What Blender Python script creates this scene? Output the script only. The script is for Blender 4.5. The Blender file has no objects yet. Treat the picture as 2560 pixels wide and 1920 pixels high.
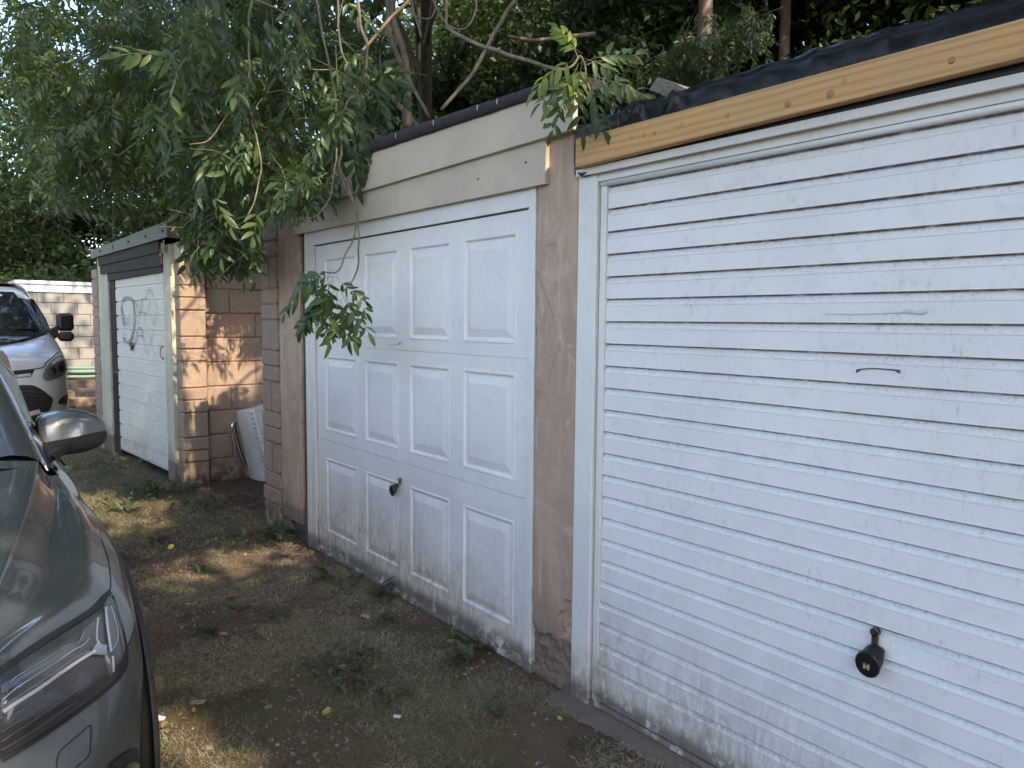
import bpy, bmesh, math, random
import numpy as np
from mathutils import Vector, Matrix, noise
from mathutils.bvhtree import BVHTree
from math import radians, sin, cos, pi
random.seed(7); rng = np.random.default_rng(7)
S = bpy.context.scene
col = S.collection

# ------------------------------------------------------------ camera
FPX, PITCH, ROLL, HEAD, EYE = 1880.0, radians(4.7), radians(.55), radians(38.55), 1.5
fw = Vector((-cos(HEAD)*cos(PITCH), sin(HEAD)*cos(PITCH), -sin(PITCH)))
r0 = fw.cross(Vector((0, 0, 1))).normalized(); u0 = r0.cross(fw)
rt = r0*cos(ROLL) + u0*sin(ROLL); up = rt.cross(fw)
cam = bpy.data.cameras.new('camera'); camo = bpy.data.objects.new('camera', cam); col.objects.link(camo)
cam.sensor_width = 36; cam.lens = 36*FPX/2560; cam.clip_end = 500; cam.clip_start = .05
m = Matrix((rt, up, -fw)).transposed().to_4x4(); m.translation = (0, 0, EYE); camo.matrix_world = m
S.camera = camo
# ------------------------------------------------------------ light
SUN_EL, SUN_AZ = radians(42), radians(0.0)       # azimuth measured from +X towards +Y
sund = Vector((cos(SUN_EL)*cos(SUN_AZ), cos(SUN_EL)*sin(SUN_AZ), sin(SUN_EL)))
w = bpy.data.worlds.new('World'); S.world = w; w.use_nodes = True
nt = w.node_tree; nt.nodes.clear()
sky = nt.nodes.new('ShaderNodeTexSky'); sky.sky_type = 'NISHITA'; sky.sun_disc = False
sky.sun_elevation = SUN_EL; sky.sun_rotation = pi/2 - SUN_AZ; sky.air_density = 1.0; sky.dust_density = 2.5; sky.ozone_density = 1.0
bg = nt.nodes.new('ShaderNodeBackground'); bg.inputs[1].default_value = .15
wo = nt.nodes.new('ShaderNodeOutputWorld')
nt.links.new(sky.outputs[0], bg.inputs[0]); nt.links.new(bg.outputs[0], wo.inputs[0])
sl = bpy.data.lights.new('sun', 'SUN'); sl.energy = 2.0; sl.angle = radians(.6); sl.color = (1, .82, .58)
so = bpy.data.objects.new('sun', sl); col.objects.link(so); so.rotation_euler = sund.to_track_quat('Z', 'Y').to_euler(); so.location = (0, 0, 30)
S.view_settings.view_transform = 'Standard'; S.view_settings.look = 'None'; S.view_settings.gamma = 1; S.view_settings.exposure = 2.22
S.view_settings.use_curve_mapping = False
S.render.engine = 'CYCLES'

# ------------------------------------------------------------ survey helpers (theodolite from the camera station)
K = 2560/2212
def ray(x, y): return fw*FPX + rt*(x-1280) - up*(y-960)
def onY(x, y, v): d = ray(x, y); return Vector((0, 0, EYE)) + d*(v/d.y)
def onX(x, y, v): d = ray(x, y); return Vector((0, 0, EYE)) + d*(v/d.x)
def onZ(x, y, v): d = ray(x, y); return Vector((0, 0, EYE)) + d*((v-EYE)/d.z)
def atD(x, y, dep): return Vector((0, 0, EYE)) + ray(x, y)*(dep/FPX)

# ------------------------------------------------------------ object helpers
WO = {}
def link(o, parent=None, wl=(0, 0, 0)):
    col.objects.link(o); wl = Vector(wl); WO[o.name] = wl
    if parent is not None:
        o.parent = parent; o.location = wl - WO[parent.name]
    else: o.location = wl
    return o
def props(o, label=None, cat=None, group=None, kind=None):
    for k_, v in (('label', label), ('category', cat), ('group', group), ('kind', kind)):
        if v: o[k_] = v
    return o
def thing(name, label, cat, loc=(0, 0, 0), group=None):
    o = bpy.data.objects.new(name, None); o.empty_display_size = .1; link(o, None, loc)
    return props(o, label, cat, group)
def mesh_np(name, V, F, smooth=False, fm=None):
    me = bpy.data.meshes.new(name); V = np.asarray(V, dtype=np.float32); F = np.asarray(F, dtype=np.int32)
    n = F.shape[1]; me.vertices.add(len(V)); me.vertices.foreach_set('co', V.ravel())
    me.loops.add(F.size); me.loops.foreach_set('vertex_index', F.ravel())
    me.polygons.add(len(F)); me.polygons.foreach_set('loop_start', np.arange(0, F.size, n, dtype=np.int32))
    if fm is not None: me.polygons.foreach_set('material_index', np.asarray(fm, dtype=np.int32))
    if smooth: me.polygons.foreach_set('use_smooth', np.ones(len(F), dtype=bool))
    me.update(calc_edges=True); me.validate(); return me
class MB:
    def __init__(s, T=None): s.v = []; s.f = []; s.T = T
    def add(s, vs, fs):
        b = len(s.v); s.v += [tuple(s.T @ Vector(q)) if s.T else tuple(q) for q in vs]; s.f += [tuple(b+i for i in f) for f in fs]; return s
    def box(s, lo, hi, ch=0):
        x0, y0, z0 = lo; x1, y1, z1 = hi
        if ch <= 0:
            return s.add([(x0,y0,z0),(x1,y0,z0),(x1,y1,z0),(x0,y1,z0),(x0,y0,z1),(x1,y0,z1),(x1,y1,z1),(x0,y1,z1)],
                         [(0,3,2,1),(4,5,6,7),(0,1,5,4),(1,2,6,5),(2,3,7,6),(3,0,4,7)])
        vs = []; fs = []; c = ch
        idx = {}
        for i, x in enumerate((x0, x1)):
            for j, y in enumerate((y0, y1)):
                for k, z in enumerate((z0, z1)):
                    sx, sy, sz = (c if i == 0 else -c), (c if j == 0 else -c), (c if k == 0 else -c)
                    for a, q in enumerate(((x, y+sy, z+sz), (x+sx, y, z+sz), (x+sx, y+sy, z))):
                        idx[(i, j, k, a)] = len(vs); vs.append(q)
        I = idx
        for i in (0, 1): q = [I[(i,0,0,0)], I[(i,1,0,0)], I[(i,1,1,0)], I[(i,0,1,0)]]; fs.append(q if i else q[::-1])
        for j in (0, 1): q = [I[(0,j,0,1)], I[(1,j,0,1)], I[(1,j,1,1)], I[(0,j,1,1)]]; fs.append(q[::-1] if j else q)
        for k in (0, 1): q = [I[(0,0,k,2)], I[(1,0,k,2)], I[(1,1,k,2)], I[(0,1,k,2)]]; fs.append(q if k else q[::-1])
        for j in (0, 1):
            for k in (0, 1): fs.append([I[(0,j,k,1)], I[(1,j,k,1)], I[(1,j,k,2)], I[(0,j,k,2)]])
        for i in (0, 1):
            for k in (0, 1): fs.append([I[(i,0,k,0)], I[(i,1,k,0)], I[(i,1,k,2)], I[(i,0,k,2)]])
        for i in (0, 1):
            for j in (0, 1): fs.append([I[(i,j,0,0)], I[(i,j,1,0)], I[(i,j,1,1)], I[(i,j,0,1)]])
        for i in (0, 1):
            for j in (0, 1):
                for k in (0, 1): fs.append([I[(i,j,k,a)] for a in range(3)])
        return s.add(vs, fs)
    def prism(s, poly, off):          # poly = list of 3D points, off = extrusion vector
        n = len(poly); off = Vector(off); P = [Vector(q) for q in poly]
        return s.add(P + [q+off for q in P], [tuple(range(n))[::-1], tuple(range(n, 2*n))] + [(i, (i+1) % n, n+(i+1) % n, n+i) for i in range(n)])
    def tube(s, pts, r, seg=6, r1=None, caps=True):
        pts = [Vector(q) for q in pts]; n = len(pts); rings = []
        rr = r if isinstance(r, (list, tuple)) else [r + ((r1 if r1 is not None else r)-r)*i/max(1, n-1) for i in range(n)]
        prev = None; vs = []
        for i, q in enumerate(pts):
            t = (pts[min(i+1, n-1)] - pts[max(i-1, 0)]).normalized()
            a = prev if prev is not None else (Vector((0, 0, 1)) if abs(t.z) < .9 else Vector((1, 0, 0)))
            a = (a - t*a.dot(t)); a = a.normalized() if a.length > 1e-6 else t.orthogonal().normalized()
            b = t.cross(a); prev = a
            vs += [q + (a*cos(2*pi*k/seg) + b*sin(2*pi*k/seg))*rr[i] for k in range(seg)]
        fs = [(i*seg+k, i*seg+(k+1) % seg, (i+1)*seg+(k+1) % seg, (i+1)*seg+k) for i in range(n-1) for k in range(seg)]
        if caps: fs += [tuple(range(seg))[::-1], tuple((n-1)*seg+k for k in range(seg))]
        return s.add(vs, fs)
    def grid(s, rows, close=False):
        n = len(rows); mcol = len(rows[0])
        return s.add([q for r in rows for q in r], [(i*mcol+j, i*mcol+j+1, (i+1)*mcol+j+1, (i+1)*mcol+j) for i in range(n-1) for j in range(mcol-1)])
    def lathe(s, c, axis, prof, seg=16):
        axis = Vector(axis).normalized(); a = axis.orthogonal().normalized(); b = axis.cross(a); c = Vector(c); vs = []
        for (r, h) in prof: vs += [c + axis*h + (a*cos(2*pi*k/seg) + b*sin(2*pi*k/seg))*r for k in range(seg)]
        fs = [(i*seg+k, i*seg+(k+1) % seg, (i+1)*seg+(k+1) % seg, (i+1)*seg+k) for i in range(len(prof)-1) for k in range(seg)]
        return s.add(vs, fs + [tuple(range(seg))[::-1], tuple((len(prof)-1)*seg+k for k in range(seg))])
    def mesh(s, name, smooth=False, bevel=0):
        me = bpy.data.meshes.new(name); me.from_pydata([tuple(q) for q in s.v], [], s.f)
        bm = bmesh.new(); bm.from_mesh(me)
        if bevel: bmesh.ops.bevel(bm, geom=[e for e in bm.edges if len(e.link_faces) == 2 and e.calc_face_angle(0) > .6], offset=bevel, segments=2, affect='EDGES', profile=.6)
        bmesh.ops.recalc_face_normals(bm, faces=bm.faces)
        bm.to_mesh(me); bm.free()
        if smooth:
            for p in me.polygons: p.use_smooth = True
        return me
    def build(s, name, mat_, parent=None, smooth=False, bevel=0, label=None, wl=(0, 0, 0)):
        me = s.mesh(name, smooth, bevel)
        for q in (mat_ if isinstance(mat_, (list, tuple)) else [mat_]): me.materials.append(q)
        o = bpy.data.objects.new(name, me)
        if wl != (0, 0, 0):
            me.transform(Matrix.Translation(-Vector(wl)))
        link(o, parent, wl)
        if label: o['label'] = label
        return o
def inst(name, me, parent, wl, rot=None, scale=None):
    o = bpy.data.objects.new(name, me); link(o, parent, wl)
    if rot is not None: o.rotation_euler = rot
    if scale is not None: o.scale = scale
    return o
def smooth_path(pts, n=6):
    P = [Vector(q) for q in pts]
    if len(P) < 3: return [P[0].lerp(P[-1], i/n) for i in range(n+1)]
    P = [P[0]*2-P[1]] + P + [P[-1]*2-P[-2]]; out = []
    for i in range(1, len(P)-2):
        for k in range(n):
            t = k/n; a, b, c, d = P[i-1], P[i], P[i+1], P[i+2]
            out.append(.5*((2*b) + (c-a)*t + (2*a-5*b+4*c-d)*t*t + (-a+3*b-3*c+d)*t**3))
    return out + [P[-2]]
def catrow(P, n):
    return smooth_path(P, n)
def surf(rows, nu, nv):               # bicubic Catmull-Rom sheet through a grid of points
    A = [catrow(r, nv) for r in rows]; B = [catrow([A[i][j] for i in range(len(A))], nu) for j in range(len(A[0]))]
    return [[B[j][i] for j in range(len(B))] for i in range(len(B[0]))]

# ------------------------------------------------------------ materials
class NM:
    def __init__(s, name, rough=.7, metallic=0, spec=.5, coat=0):
        s.m = bpy.data.materials.new(name); s.m.use_nodes = True; s.t = s.m.node_tree; s.n = s.t.nodes; s.b = s.n['Principled BSDF']
        s.b.inputs['Roughness'].default_value = rough; s.b.inputs['Metallic'].default_value = metallic
        s.b.inputs['Specular IOR Level'].default_value = spec; s.b.inputs['Coat Weight'].default_value = coat; s.h = None
        s.b.inputs['Coat Roughness'].default_value = .03
    def node(s, ty, **kw):
        n = s.n.new(ty)
        for k_, v in kw.items(): setattr(n, k_, v)
        return n
    def L(s, a, b): s.t.links.new(a, b)
    def pos(s, scale=(1, 1, 1), obj=False, rnd=False):
        if obj: src = s.node('ShaderNodeTexCoord').outputs['Object']
        else: src = s.node('ShaderNodeNewGeometry').outputs['Position']
        mp = s.node('ShaderNodeMapping'); mp.inputs['Scale'].default_value = scale; s.L(src, mp.inputs['Vector'])
        if rnd:
            oi = s.node('ShaderNodeObjectInfo'); mu = s.node('ShaderNodeMath', operation='MULTIPLY'); s.L(oi.outputs['Random'], mu.inputs[0]); mu.inputs[1].default_value = 57.3
            s.L(mu.outputs[0], mp.inputs['Location'])
        return mp.outputs[0]
    def noise(s, scale, detail=4, rough=.55, vec=None, dist=0):
        n = s.node('ShaderNodeTexNoise'); n.inputs['Scale'].default_value = scale; n.inputs['Detail'].default_value = detail
        n.inputs['Roughness'].default_value = rough; n.inputs['Distortion'].default_value = dist
        s.L(vec if vec is not None else s.pos(), n.inputs['Vector']); return n.outputs['Fac']
    def voro(s, scale, vec=None, feat='F1'):
        n = s.node('ShaderNodeTexVoronoi'); n.inputs['Scale'].default_value = scale; n.feature = feat
        s.L(vec if vec is not None else s.pos(), n.inputs['Vector']); return n.outputs['Distance']
    def step(s, fac, lo, hi, a=0, b=1):
        n = s.node('ShaderNodeMapRange'); n.interpolation_type = 'SMOOTHSTEP'; s.L(fac, n.inputs[0])
        for i, v in enumerate((lo, hi, a, b)): n.inputs[1+i].default_value = v
        return n.outputs[0]
    def math(s, op, a, b=None):
        n = s.node('ShaderNodeMath', operation=op)
        for i, v in enumerate((a, b)):
            if v is None: continue
            if isinstance(v, (int, float)): n.inputs[i].default_value = v
            else: s.L(v, n.inputs[i])
        return n.outputs[0]
    def sep(s, vec, ax):
        n = s.node('ShaderNodeSeparateXYZ'); s.L(vec, n.inputs[0]); return n.outputs[ax]
    def rand(s): return s.node('ShaderNodeObjectInfo').outputs['Random']
    def mix(s, fac, a, b):
        n = s.node('ShaderNodeMix', data_type='RGBA')
        if isinstance(fac, (int, float)): n.inputs[0].default_value = fac
        else: s.L(fac, n.inputs[0])
        for i, v in ((6, a), (7, b)):
            if isinstance(v, tuple): n.inputs[i].default_value = (*v, 1)
            else: s.L(v, n.inputs[i])
        return n.outputs[2]
    def color(s, c):
        if isinstance(c, tuple): s.b.inputs['Base Color'].default_value = (*c, 1)
        else: s.L(c, s.b.inputs['Base Color'])
        return s
    def bump(s, h, strength=.5, dist=.01):
        n = s.node('ShaderNodeBump'); n.inputs['Strength'].default_value = strength; n.inputs['Distance'].default_value = dist
        s.L(h, n.inputs['Height'])
        if s.h is not None: s.L(s.h, n.inputs['Normal'])
        s.h = n.outputs[0]; s.L(s.h, s.b.inputs['Normal']); return s
    def rough(s, v): s.L(v, s.b.inputs['Roughness']); return s

def M_simple(name, c, rough=.6, metallic=0, spec=.5, coat=0, nz=None):
    a = NM(name, rough, metallic, spec, coat)
    if nz:
        f = a.noise(nz[0], 5, .6); a.color(a.mix(a.step(f, .35, .65), c, nz[1]))
        if len(nz) > 2: a.bump(a.noise(nz[0]*3, 4), nz[2], .004)
    else: a.color(c)
    return a.m
def M_white_door(name, recess=None, pitch=0, base=(.77, .755, .725), lowz=.55, specks=True, yellow=0):
    a = NM(name, .42, spec=.4); p = a.pos(); z = a.sep(p, 2)
    c = a.mix(a.step(a.noise(3.2, 5, .6), .35, .7), base, tuple(q*.93 for q in base))
    if yellow: c = a.mix(yellow, c, (.62, .60, .50))
    c = a.mix(a.math('MULTIPLY', a.step(a.noise(24, 6, .7), .52, .72), .28), c, (.50, .53, .50))
    # run-off streaks and splashed soil near the foot
    streak = a.noise(1, 8, .78, a.pos((22, 22, 7)), 1.2)
    zz_ = a.math('ADD', z, a.math('MULTIPLY', a.math('SUBTRACT', a.noise(1.7, 5, .7), .5), .9)); low = a.math('MULTIPLY', a.step(zz_, lowz, .02), a.step(streak, .36, .66))
    c = a.mix(a.math('MULTIPLY', low, .74), c, (.26, .205, .145)); fl_ = a.math('MULTIPLY', a.step(a.noise(3, 5, .7), .48, .62), a.step(a.noise(1, 6, .75, a.pos((60, 60, 20))), .54, .66)); c = a.mix(a.math('MULTIPLY', fl_, .38), c, (.34, .34, .29))
    mid = a.math('MULTIPLY', a.step(z, lowz*1.8, lowz*.3), a.step(a.noise(7, 6, .7), .45, .7)); c = a.mix(a.math('MULTIPLY', mid, .30), c, (.42, .42, .38))
    low2 = a.math('MULTIPLY', a.step(z, .12, .05), a.step(a.noise(11, 7, .8), .38, .50)); c = a.mix(a.math('MULTIPLY', low2, .8), c, (.10, .085, .065))
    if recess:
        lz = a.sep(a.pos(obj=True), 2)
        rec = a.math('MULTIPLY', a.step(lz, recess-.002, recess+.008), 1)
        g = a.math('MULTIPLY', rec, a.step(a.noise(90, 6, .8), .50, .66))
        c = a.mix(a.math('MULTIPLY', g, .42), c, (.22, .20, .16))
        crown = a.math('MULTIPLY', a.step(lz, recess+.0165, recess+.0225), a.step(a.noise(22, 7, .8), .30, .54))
        c = a.mix(a.math('MULTIPLY', crown, .80), c, (.055, .048, .038)); lip = a.math('MULTIPLY', a.step(lz, .0016, .0002), a.step(a.noise(12, 6, .8), .36, .58)); c = a.mix(a.math('MULTIPLY', lip, .7), c, (.10, .09, .075))  # undercut shadow painted dark under each rib and at its lip, mottled with grime
    if specks:
        sp = a.step(a.voro(38), .055, .03); c = a.mix(a.math('MULTIPLY', sp, a.step(a.noise(2.5), .5, .62)), c, (.06, .055, .05))
        sp2 = a.step(a.noise(150, 3, .6), .70, .76); c = a.mix(a.math('MULTIPLY', sp2, .6), c, (.12, .11, .09))
    a.color(c); a.bump(a.noise(160, 3), .06, .001); a.bump(a.noise(2.2, 3), .08, .012)
    a.rough(a.step(a.noise(6, 5), .3, .7, .34, .62)); return a.m
def M_block(name, c1, c2, c3, grain=150):
    a = NM(name, .92, spec=.2); r = a.rand(); p = a.pos()
    c = a.mix(r, c1, c2); c = a.mix(a.step(a.noise(2.5, 4), .42, .62), c, c3)
    c = a.mix(a.step(a.noise(grain, 4, .8), .42, .6), c, tuple(q*.55 for q in c1))
    c = a.mix(a.math('MULTIPLY', a.step(a.sep(p, 2), .35, .0), a.step(a.noise(11, 5), .35, .6)), c, (.10, .085, .07))
    a.color(c); a.bump(a.noise(grain, 5, .8), .9, .006); a.bump(a.noise(14, 4), .5, .01); return a.m
def M_render(name, c1, c2, c3, grain=60, gb=.3, low=(.16, .13, .11)):
    a = NM(name, .9, spec=.25); z = a.sep(a.pos(), 2)
    c = a.mix(a.step(a.noise(1, 5, .6, a.pos((6, 6, 1.6)), .6), .38, .62), c1, c2)
    c = a.mix(a.step(a.noise(1, 6, .65, a.pos((16, 16, 3)), 1.0), .52, .68), c, c3); c = a.mix(a.math('MULTIPLY', a.step(a.noise(2.3, 6, .7, None, 1.5), .56, .62), .55), c, c3); ck = a.math('MULTIPLY', a.step(a.voro(2.2, None, 'DISTANCE_TO_EDGE'), .006, .002), a.step(a.noise(2, 3), .52, .6, 0, .7)); c = a.mix(ck, c, tuple(q*.4 for q in c1))
    c = a.mix(a.math('MULTIPLY', a.step(a.noise(grain*2, 4, .7), .5, .75), .35), c, tuple(q*.5 for q in c1))
    c = a.mix(a.math('MULTIPLY', a.step(z, .42, .05), a.step(a.noise(5, 5), .35, .6)), c, low); c = a.mix(a.math('MULTIPLY', a.step(a.math('ADD', z, a.math('MULTIPLY', a.noise(14, 5, .7), .12)), .29, .25), .85), c, low)
    a.color(c); a.bump(a.noise(grain, 5, .7), gb, .008); a.bump(a.noise(4, 4), .35, .02); return a.m
def M_wood(name, c1, c2, knot, axis=(1, 14, 14), dark=None, paint=False):
    a = NM(name, .62, spec=.12); v = a.pos(axis)
    wv = a.node('ShaderNodeTexWave'); wv.wave_type = 'BANDS'; wv.bands_direction = 'Z'; wv.inputs['Scale'].default_value = 1.6 if not paint else 1.1
    wv.inputs['Distortion'].default_value = 5.5; wv.inputs['Detail'].default_value = 4; wv.inputs['Detail Scale'].default_value = .9; a.L(v, wv.inputs['Vector'])
    g = a.step(wv.outputs['Fac'], .3, 1.0)
    fine = a.noise(1, 6, .7, a.pos((3, 160, 160)))
    if paint:
        c = a.mix(a.step(a.noise(4, 5), .35, .65), c1, c2); c = a.mix(a.math('MULTIPLY', a.step(fine, .6, .75), .5), c, knot)
        c = a.mix(a.step(a.noise(120, 3, .6), .72, .76), c, (.10, .08, .05))
        a.color(c); a.bump(a.math('ADD', a.math('MULTIPLY', g, .6), fine), .16, .002); a.bump(a.noise(3, 3), .1, .01); return a.m
    c = a.mix(a.math('MULTIPLY', g, .62), c1, c2); c = a.mix(a.math('MULTIPLY', a.step(fine, .45, .75), .35), c, knot)
    c = a.mix(a.math('MULTIPLY', a.step(a.noise(2.2, 4), .5, .7), .35), c, (.42, .30, .17)); c = a.mix(a.math('MULTIPLY', a.step(a.noise(1, 6, .8, a.pos((9, 30, 30)), 2.0), .60, .72), .6), c, (.16, .10, .055)); c = a.mix(a.step(a.noise(210, 3, .7), .66, .74), c, (.20, .12, .06))
    a.color(c); a.bump(a.math('ADD', g, fine), .4, .002); a.rough(a.step(fine, .3, .7, .5, .75)); return a.m
def M_leaf(name, c1, c2, c3, trans=.35, rough=.42, yel=0):
    a = NM(name, rough, spec=.45)
    geo = a.node('ShaderNodeNewGeometry'); r = geo.outputs['Random Per Island']
    c = a.mix(a.step(r, .0, 1.0), c1, c2); c = a.mix(a.math('MULTIPLY', a.step(a.noise(1.1, 3), .45, .65), .6), c, c3)
    c = a.mix(a.math('MULTIPLY', a.step(a.math('FRACT', a.math('MULTIPLY', r, 37.7)), 1-yel, 1-yel+.01), .8 if yel else 0), c, (c2[0]*2.2, c2[1]*1.6, c2[2]*.9)); a.color(c)
    tr = a.node('ShaderNodeBsdfTranslucent'); tc = a.mix(.5, c, (c2[0]*2.2, c2[1]*2.4, c2[2]*.8)); a.L(tc, tr.inputs[0])
    mx = a.node('ShaderNodeMixShader'); mx.inputs[0].default_value = trans
    a.L(a.b.outputs[0], mx.inputs[1]); a.L(tr.outputs[0], mx.inputs[2]); a.L(mx.outputs[0], a.n['Material Output'].inputs[0]); return a.m
def M_bark(name, c1, c2, sc=18):
    a = NM(name, .9, spec=.2); v = a.pos((sc, sc, sc*.25))
    c = a.mix(a.step(a.noise(1, 6, .7, v, .5), .35, .65), c1, c2); c = a.mix(a.math('MULTIPLY', a.step(a.noise(3, 4), .5, .65), .5), c, (.07, .09, .04))
    a.color(c); a.bump(a.noise(1, 6, .7, v, .5), .8, .01); return a.m

mt = {}
mt['white'] = M_white_door('white_painted_steel')
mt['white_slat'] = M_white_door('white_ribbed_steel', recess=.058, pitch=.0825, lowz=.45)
mt['white_frame'] = M_white_door('white_painted_frame', base=(.73, .72, .69), lowz=.3)
mt['white_old'] = M_white_door('aged_white_aluminium', base=(.70, .68, .61), lowz=.5, yellow=.25)
mt['dark_gap'] = M_simple('dark_gap', (.012, .012, .011), .9)
mt['render'] = M_render('pinkish_cement_render', (.49, .345, .255), (.40, .285, .215), (.53, .415, .32), low=(.20, .155, .13))
mt['roughcast'] = M_render('cream_roughcast', (.55, .53, .40), (.48, .47, .36), (.60, .58, .46), grain=95, gb=1.0)
mt['block'] = M_block('pink_concrete_block', (.46, .325, .24), (.50, .385, .30), (.385, .33, .285))
mt['block_grey'] = M_block('grey_concrete_block', (.36, .36, .34), (.32, .325, .31), (.37, .36, .335))
mt['mortar'] = M_simple('red_mortar', (.32, .17, .12), .95, nz=(30, (.24, .135, .10), .6))
mt['mortar_grey'] = M_simple('far_mortar', (.20, .115, .085), .95)
mt['fascia_cream'] = M_wood('cream_painted_board', (.55, .475, .365), (.49, .425, .33), (.33, .28, .21), paint=True)
mt['timber'] = M_wood('raw_treated_timber', (.58, .35, .145), (.44, .245, .09), (.28, .155, .065), axis=(.9, 9, 9))
mt['dark_board'] = M_wood('dark_stained_board', (.050, .042, .038), (.040, .035, .032), (.09, .075, .065), paint=True)
mt['knot'] = M_simple('wood_knot', (.26, .14, .06), .6, nz=(130, (.36, .20, .085)))
mt['rust'] = M_simple('rust', (.16, .06, .02), .8, nz=(80, (.09, .035, .015)))
a = NM('roofing_felt', .85, spec=.35); c = a.mix(a.step(a.noise(260, 2, .7), .5, .72), (.020, .021, .024), (.13, .13, .14)); a.color(c); a.bump(a.noise(260, 2, .7), .8, .003); mt['felt'] = a.m
a = NM('black_rubber_membrane', .33, spec=.18); a.color(a.mix(a.step(a.noise(5, 5), .45, .7), (.012, .013, .015), (.035, .037, .04))); a.bump(a.noise(6, 3, .5, None, 1.0), .16, .02)
a.rough(a.step(a.noise(14, 4), .3, .7, .16, .34)); mt['rubber'] = a.m
mt['black_plastic'] = M_simple('black_plastic', (.012, .012, .013), .32, spec=.5)
mt['black_matt'] = M_simple('matt_black_plastic', (.014, .015, .017), .6, nz=(70, (.024, .024, .026)))
mt['steel'] = M_simple('worn_steel', (.30, .28, .25), .35, 1.0, nz=(60, (.16, .13, .10)))
mt['steel_dark'] = M_simple('tarnished_steel', (.13, .11, .09), .4, .9)
mt['chrome'] = M_simple('chrome', (.8, .8, .82), .08, 1.0)
mt['trim_green'] = M_simple('greenish_metal_trim', (.16, .17, .135), .55, .2, nz=(7, (.14, .155, .12), .2))
mt['graffiti'] = M_simple('grey_spray_paint', (.30, .31, .33), .7)
a = NM('tyre_rubber', .85); a.color(a.mix(a.step(a.noise(35, 4), .4, .65), (.018, .018, .018), (.06, .057, .05))); a.bump(a.noise(60, 3), .6, .01); mt['tyre'] = a.m
mt['glue'] = M_simple('dried_sealant', (.55, .56, .55), .25)
# car and van paint
a = NM('grey_green_car_paint', .25, .5, coat=1.0); c = a.mix(a.step(a.noise(3, 2), .3, .7), (.118, .130, .136), (.126, .137, .142)); c = a.mix(a.math('MULTIPLY', a.step(a.noise(55, 8, .8), .56, .72), .35), c, (.34, .35, .34)); c = a.mix(a.step(a.voro(70), .07, .03, 0, .5), c, (.45, .46, .45)); a.color(c); a.bump(a.noise(900, 1), .03, .0005)
dust = a.step(a.noise(40, 6, .75), .5, .8, .03, .10); a.L(dust, a.b.inputs['Coat Roughness']); mt['paint'] = a.m
a = NM('silver_van_paint', .30, .45, coat=.9); a.color((.56, .58, .60)); mt['silver'] = a.m
mt['dark_glass'] = M_simple('dark_tinted_glass', (.010, .012, .014), .03, spec=.7)
mt['lamp_dark'] = M_simple('lamp_housing', (.035, .037, .045), .22, spec=.6, coat=.5)
mt['lamp_grey'] = M_simple('lamp_bezel', (.16, .165, .18), .28, .5)
mt['lamp_white'] = M_simple('lamp_light_guide', (.42, .44, .46), .3, .1)
mt['lamp_chrome'] = M_simple('lamp_reflector', (.62, .64, .68), .16, 1.0)
a = NM('clear_lens', .02, spec=.6); a.color((.9, .9, .9)); tr = a.node('ShaderNodeBsdfTransparent'); fr = a.node('ShaderNodeLayerWeight'); fr.inputs[0].default_value = .5
gl = a.node('ShaderNodeBsdfGlossy'); gl.inputs['Roughness'].default_value = .03; mx = a.node('ShaderNodeMixShader'); fc = a.math('ADD', a.math('MULTIPLY', a.math('POWER', fr.outputs['Facing'], 4.0), .8), .045)
a.L(fc, mx.inputs[0]); a.L(tr.outputs[0], mx.inputs[1]); a.L(gl.outputs[0], mx.inputs[2]); a.L(mx.outputs[0], a.n['Material Output'].inputs[0]); mt['lens'] = a.m
mt['plate'] = M_simple('number_plate_white', (.62, .62, .60), .4)
mt['badge'] = M_simple('dark_blue_badge', (.01, .02, .07), .2)
mt['grey_plastic'] = M_simple('grey_plastic_strip', (.30, .31, .32), .45)
mt['appliance'] = M_simple('white_enamel', (.78, .79, .76), .3, nz=(9, (.70, .70, .64)))
mt['pipe'] = M_simple('green_hose', (.10, .19, .15), .45, nz=(9, (.14, .22, .18)))
mt['upvc'] = M_simple('white_upvc', (.72, .76, .82), .35)
mt['roof_grit'] = M_simple('gritty_cement_sheet', (.26, .25, .21), .95, nz=(140, (.11, .11, .09), .8))
# ground
a = NM('dry_soil', .96, spec=.15)
c = a.mix(a.step(a.noise(1.6, 6, .65), .38, .62), (.175, .120, .088), (.105, .070, .053))
c = a.mix(a.math('MULTIPLY', a.step(a.noise(1.1, 5, .6), .46, .62), .75), c, (.18, .135, .082))
c = a.mix(a.step(a.noise(45, 6, .8), .55, .75), c, (.26, .20, .155)); c = a.mix(a.step(a.noise(110, 4, .8), .60, .72), c, (.035, .025, .02))
c = a.mix(a.math('MULTIPLY', a.step(a.noise(2.4, 6, .7, None, .4), .52, .66), .6), c, (.095, .082, .045))
a.color(c); a.bump(a.noise(60, 6, .8), 1.0, .02); a.bump(a.noise(9, 5), .8, .04); mt['soil'] = a.m
mt['straw'] = M_leaf('dry_straw', (.30, .25, .17), (.46, .39, .28), (.20, .165, .11), .2, .7)
mt['grass'] = M_leaf('short_grass', (.075, .105, .03), (.14, .165, .06), (.095, .115, .04), .3, .55)
mt['weed'] = M_leaf('weed_leaf', (.050, .078, .034), (.085, .11, .05), (.05, .07, .035), .3, .5)
mt['ash'] = M_leaf('ash_leaflet', (.042, .082, .030), (.078, .120, .038), (.036, .070, .040), .34, .42, .025)
mt['ash_sunlit'] = M_leaf('sunlit_ash_leaflet', (.12, .19, .035), (.20, .27, .06), (.14, .20, .04), .45, .4)  # brighter copy of the ash leaf, backlight put into its colour
mt['wood_leaf'] = M_leaf('woodland_leaf', (.020, .042, .014), (.045, .075, .022), (.026, .050, .016), .3, .5)
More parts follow.
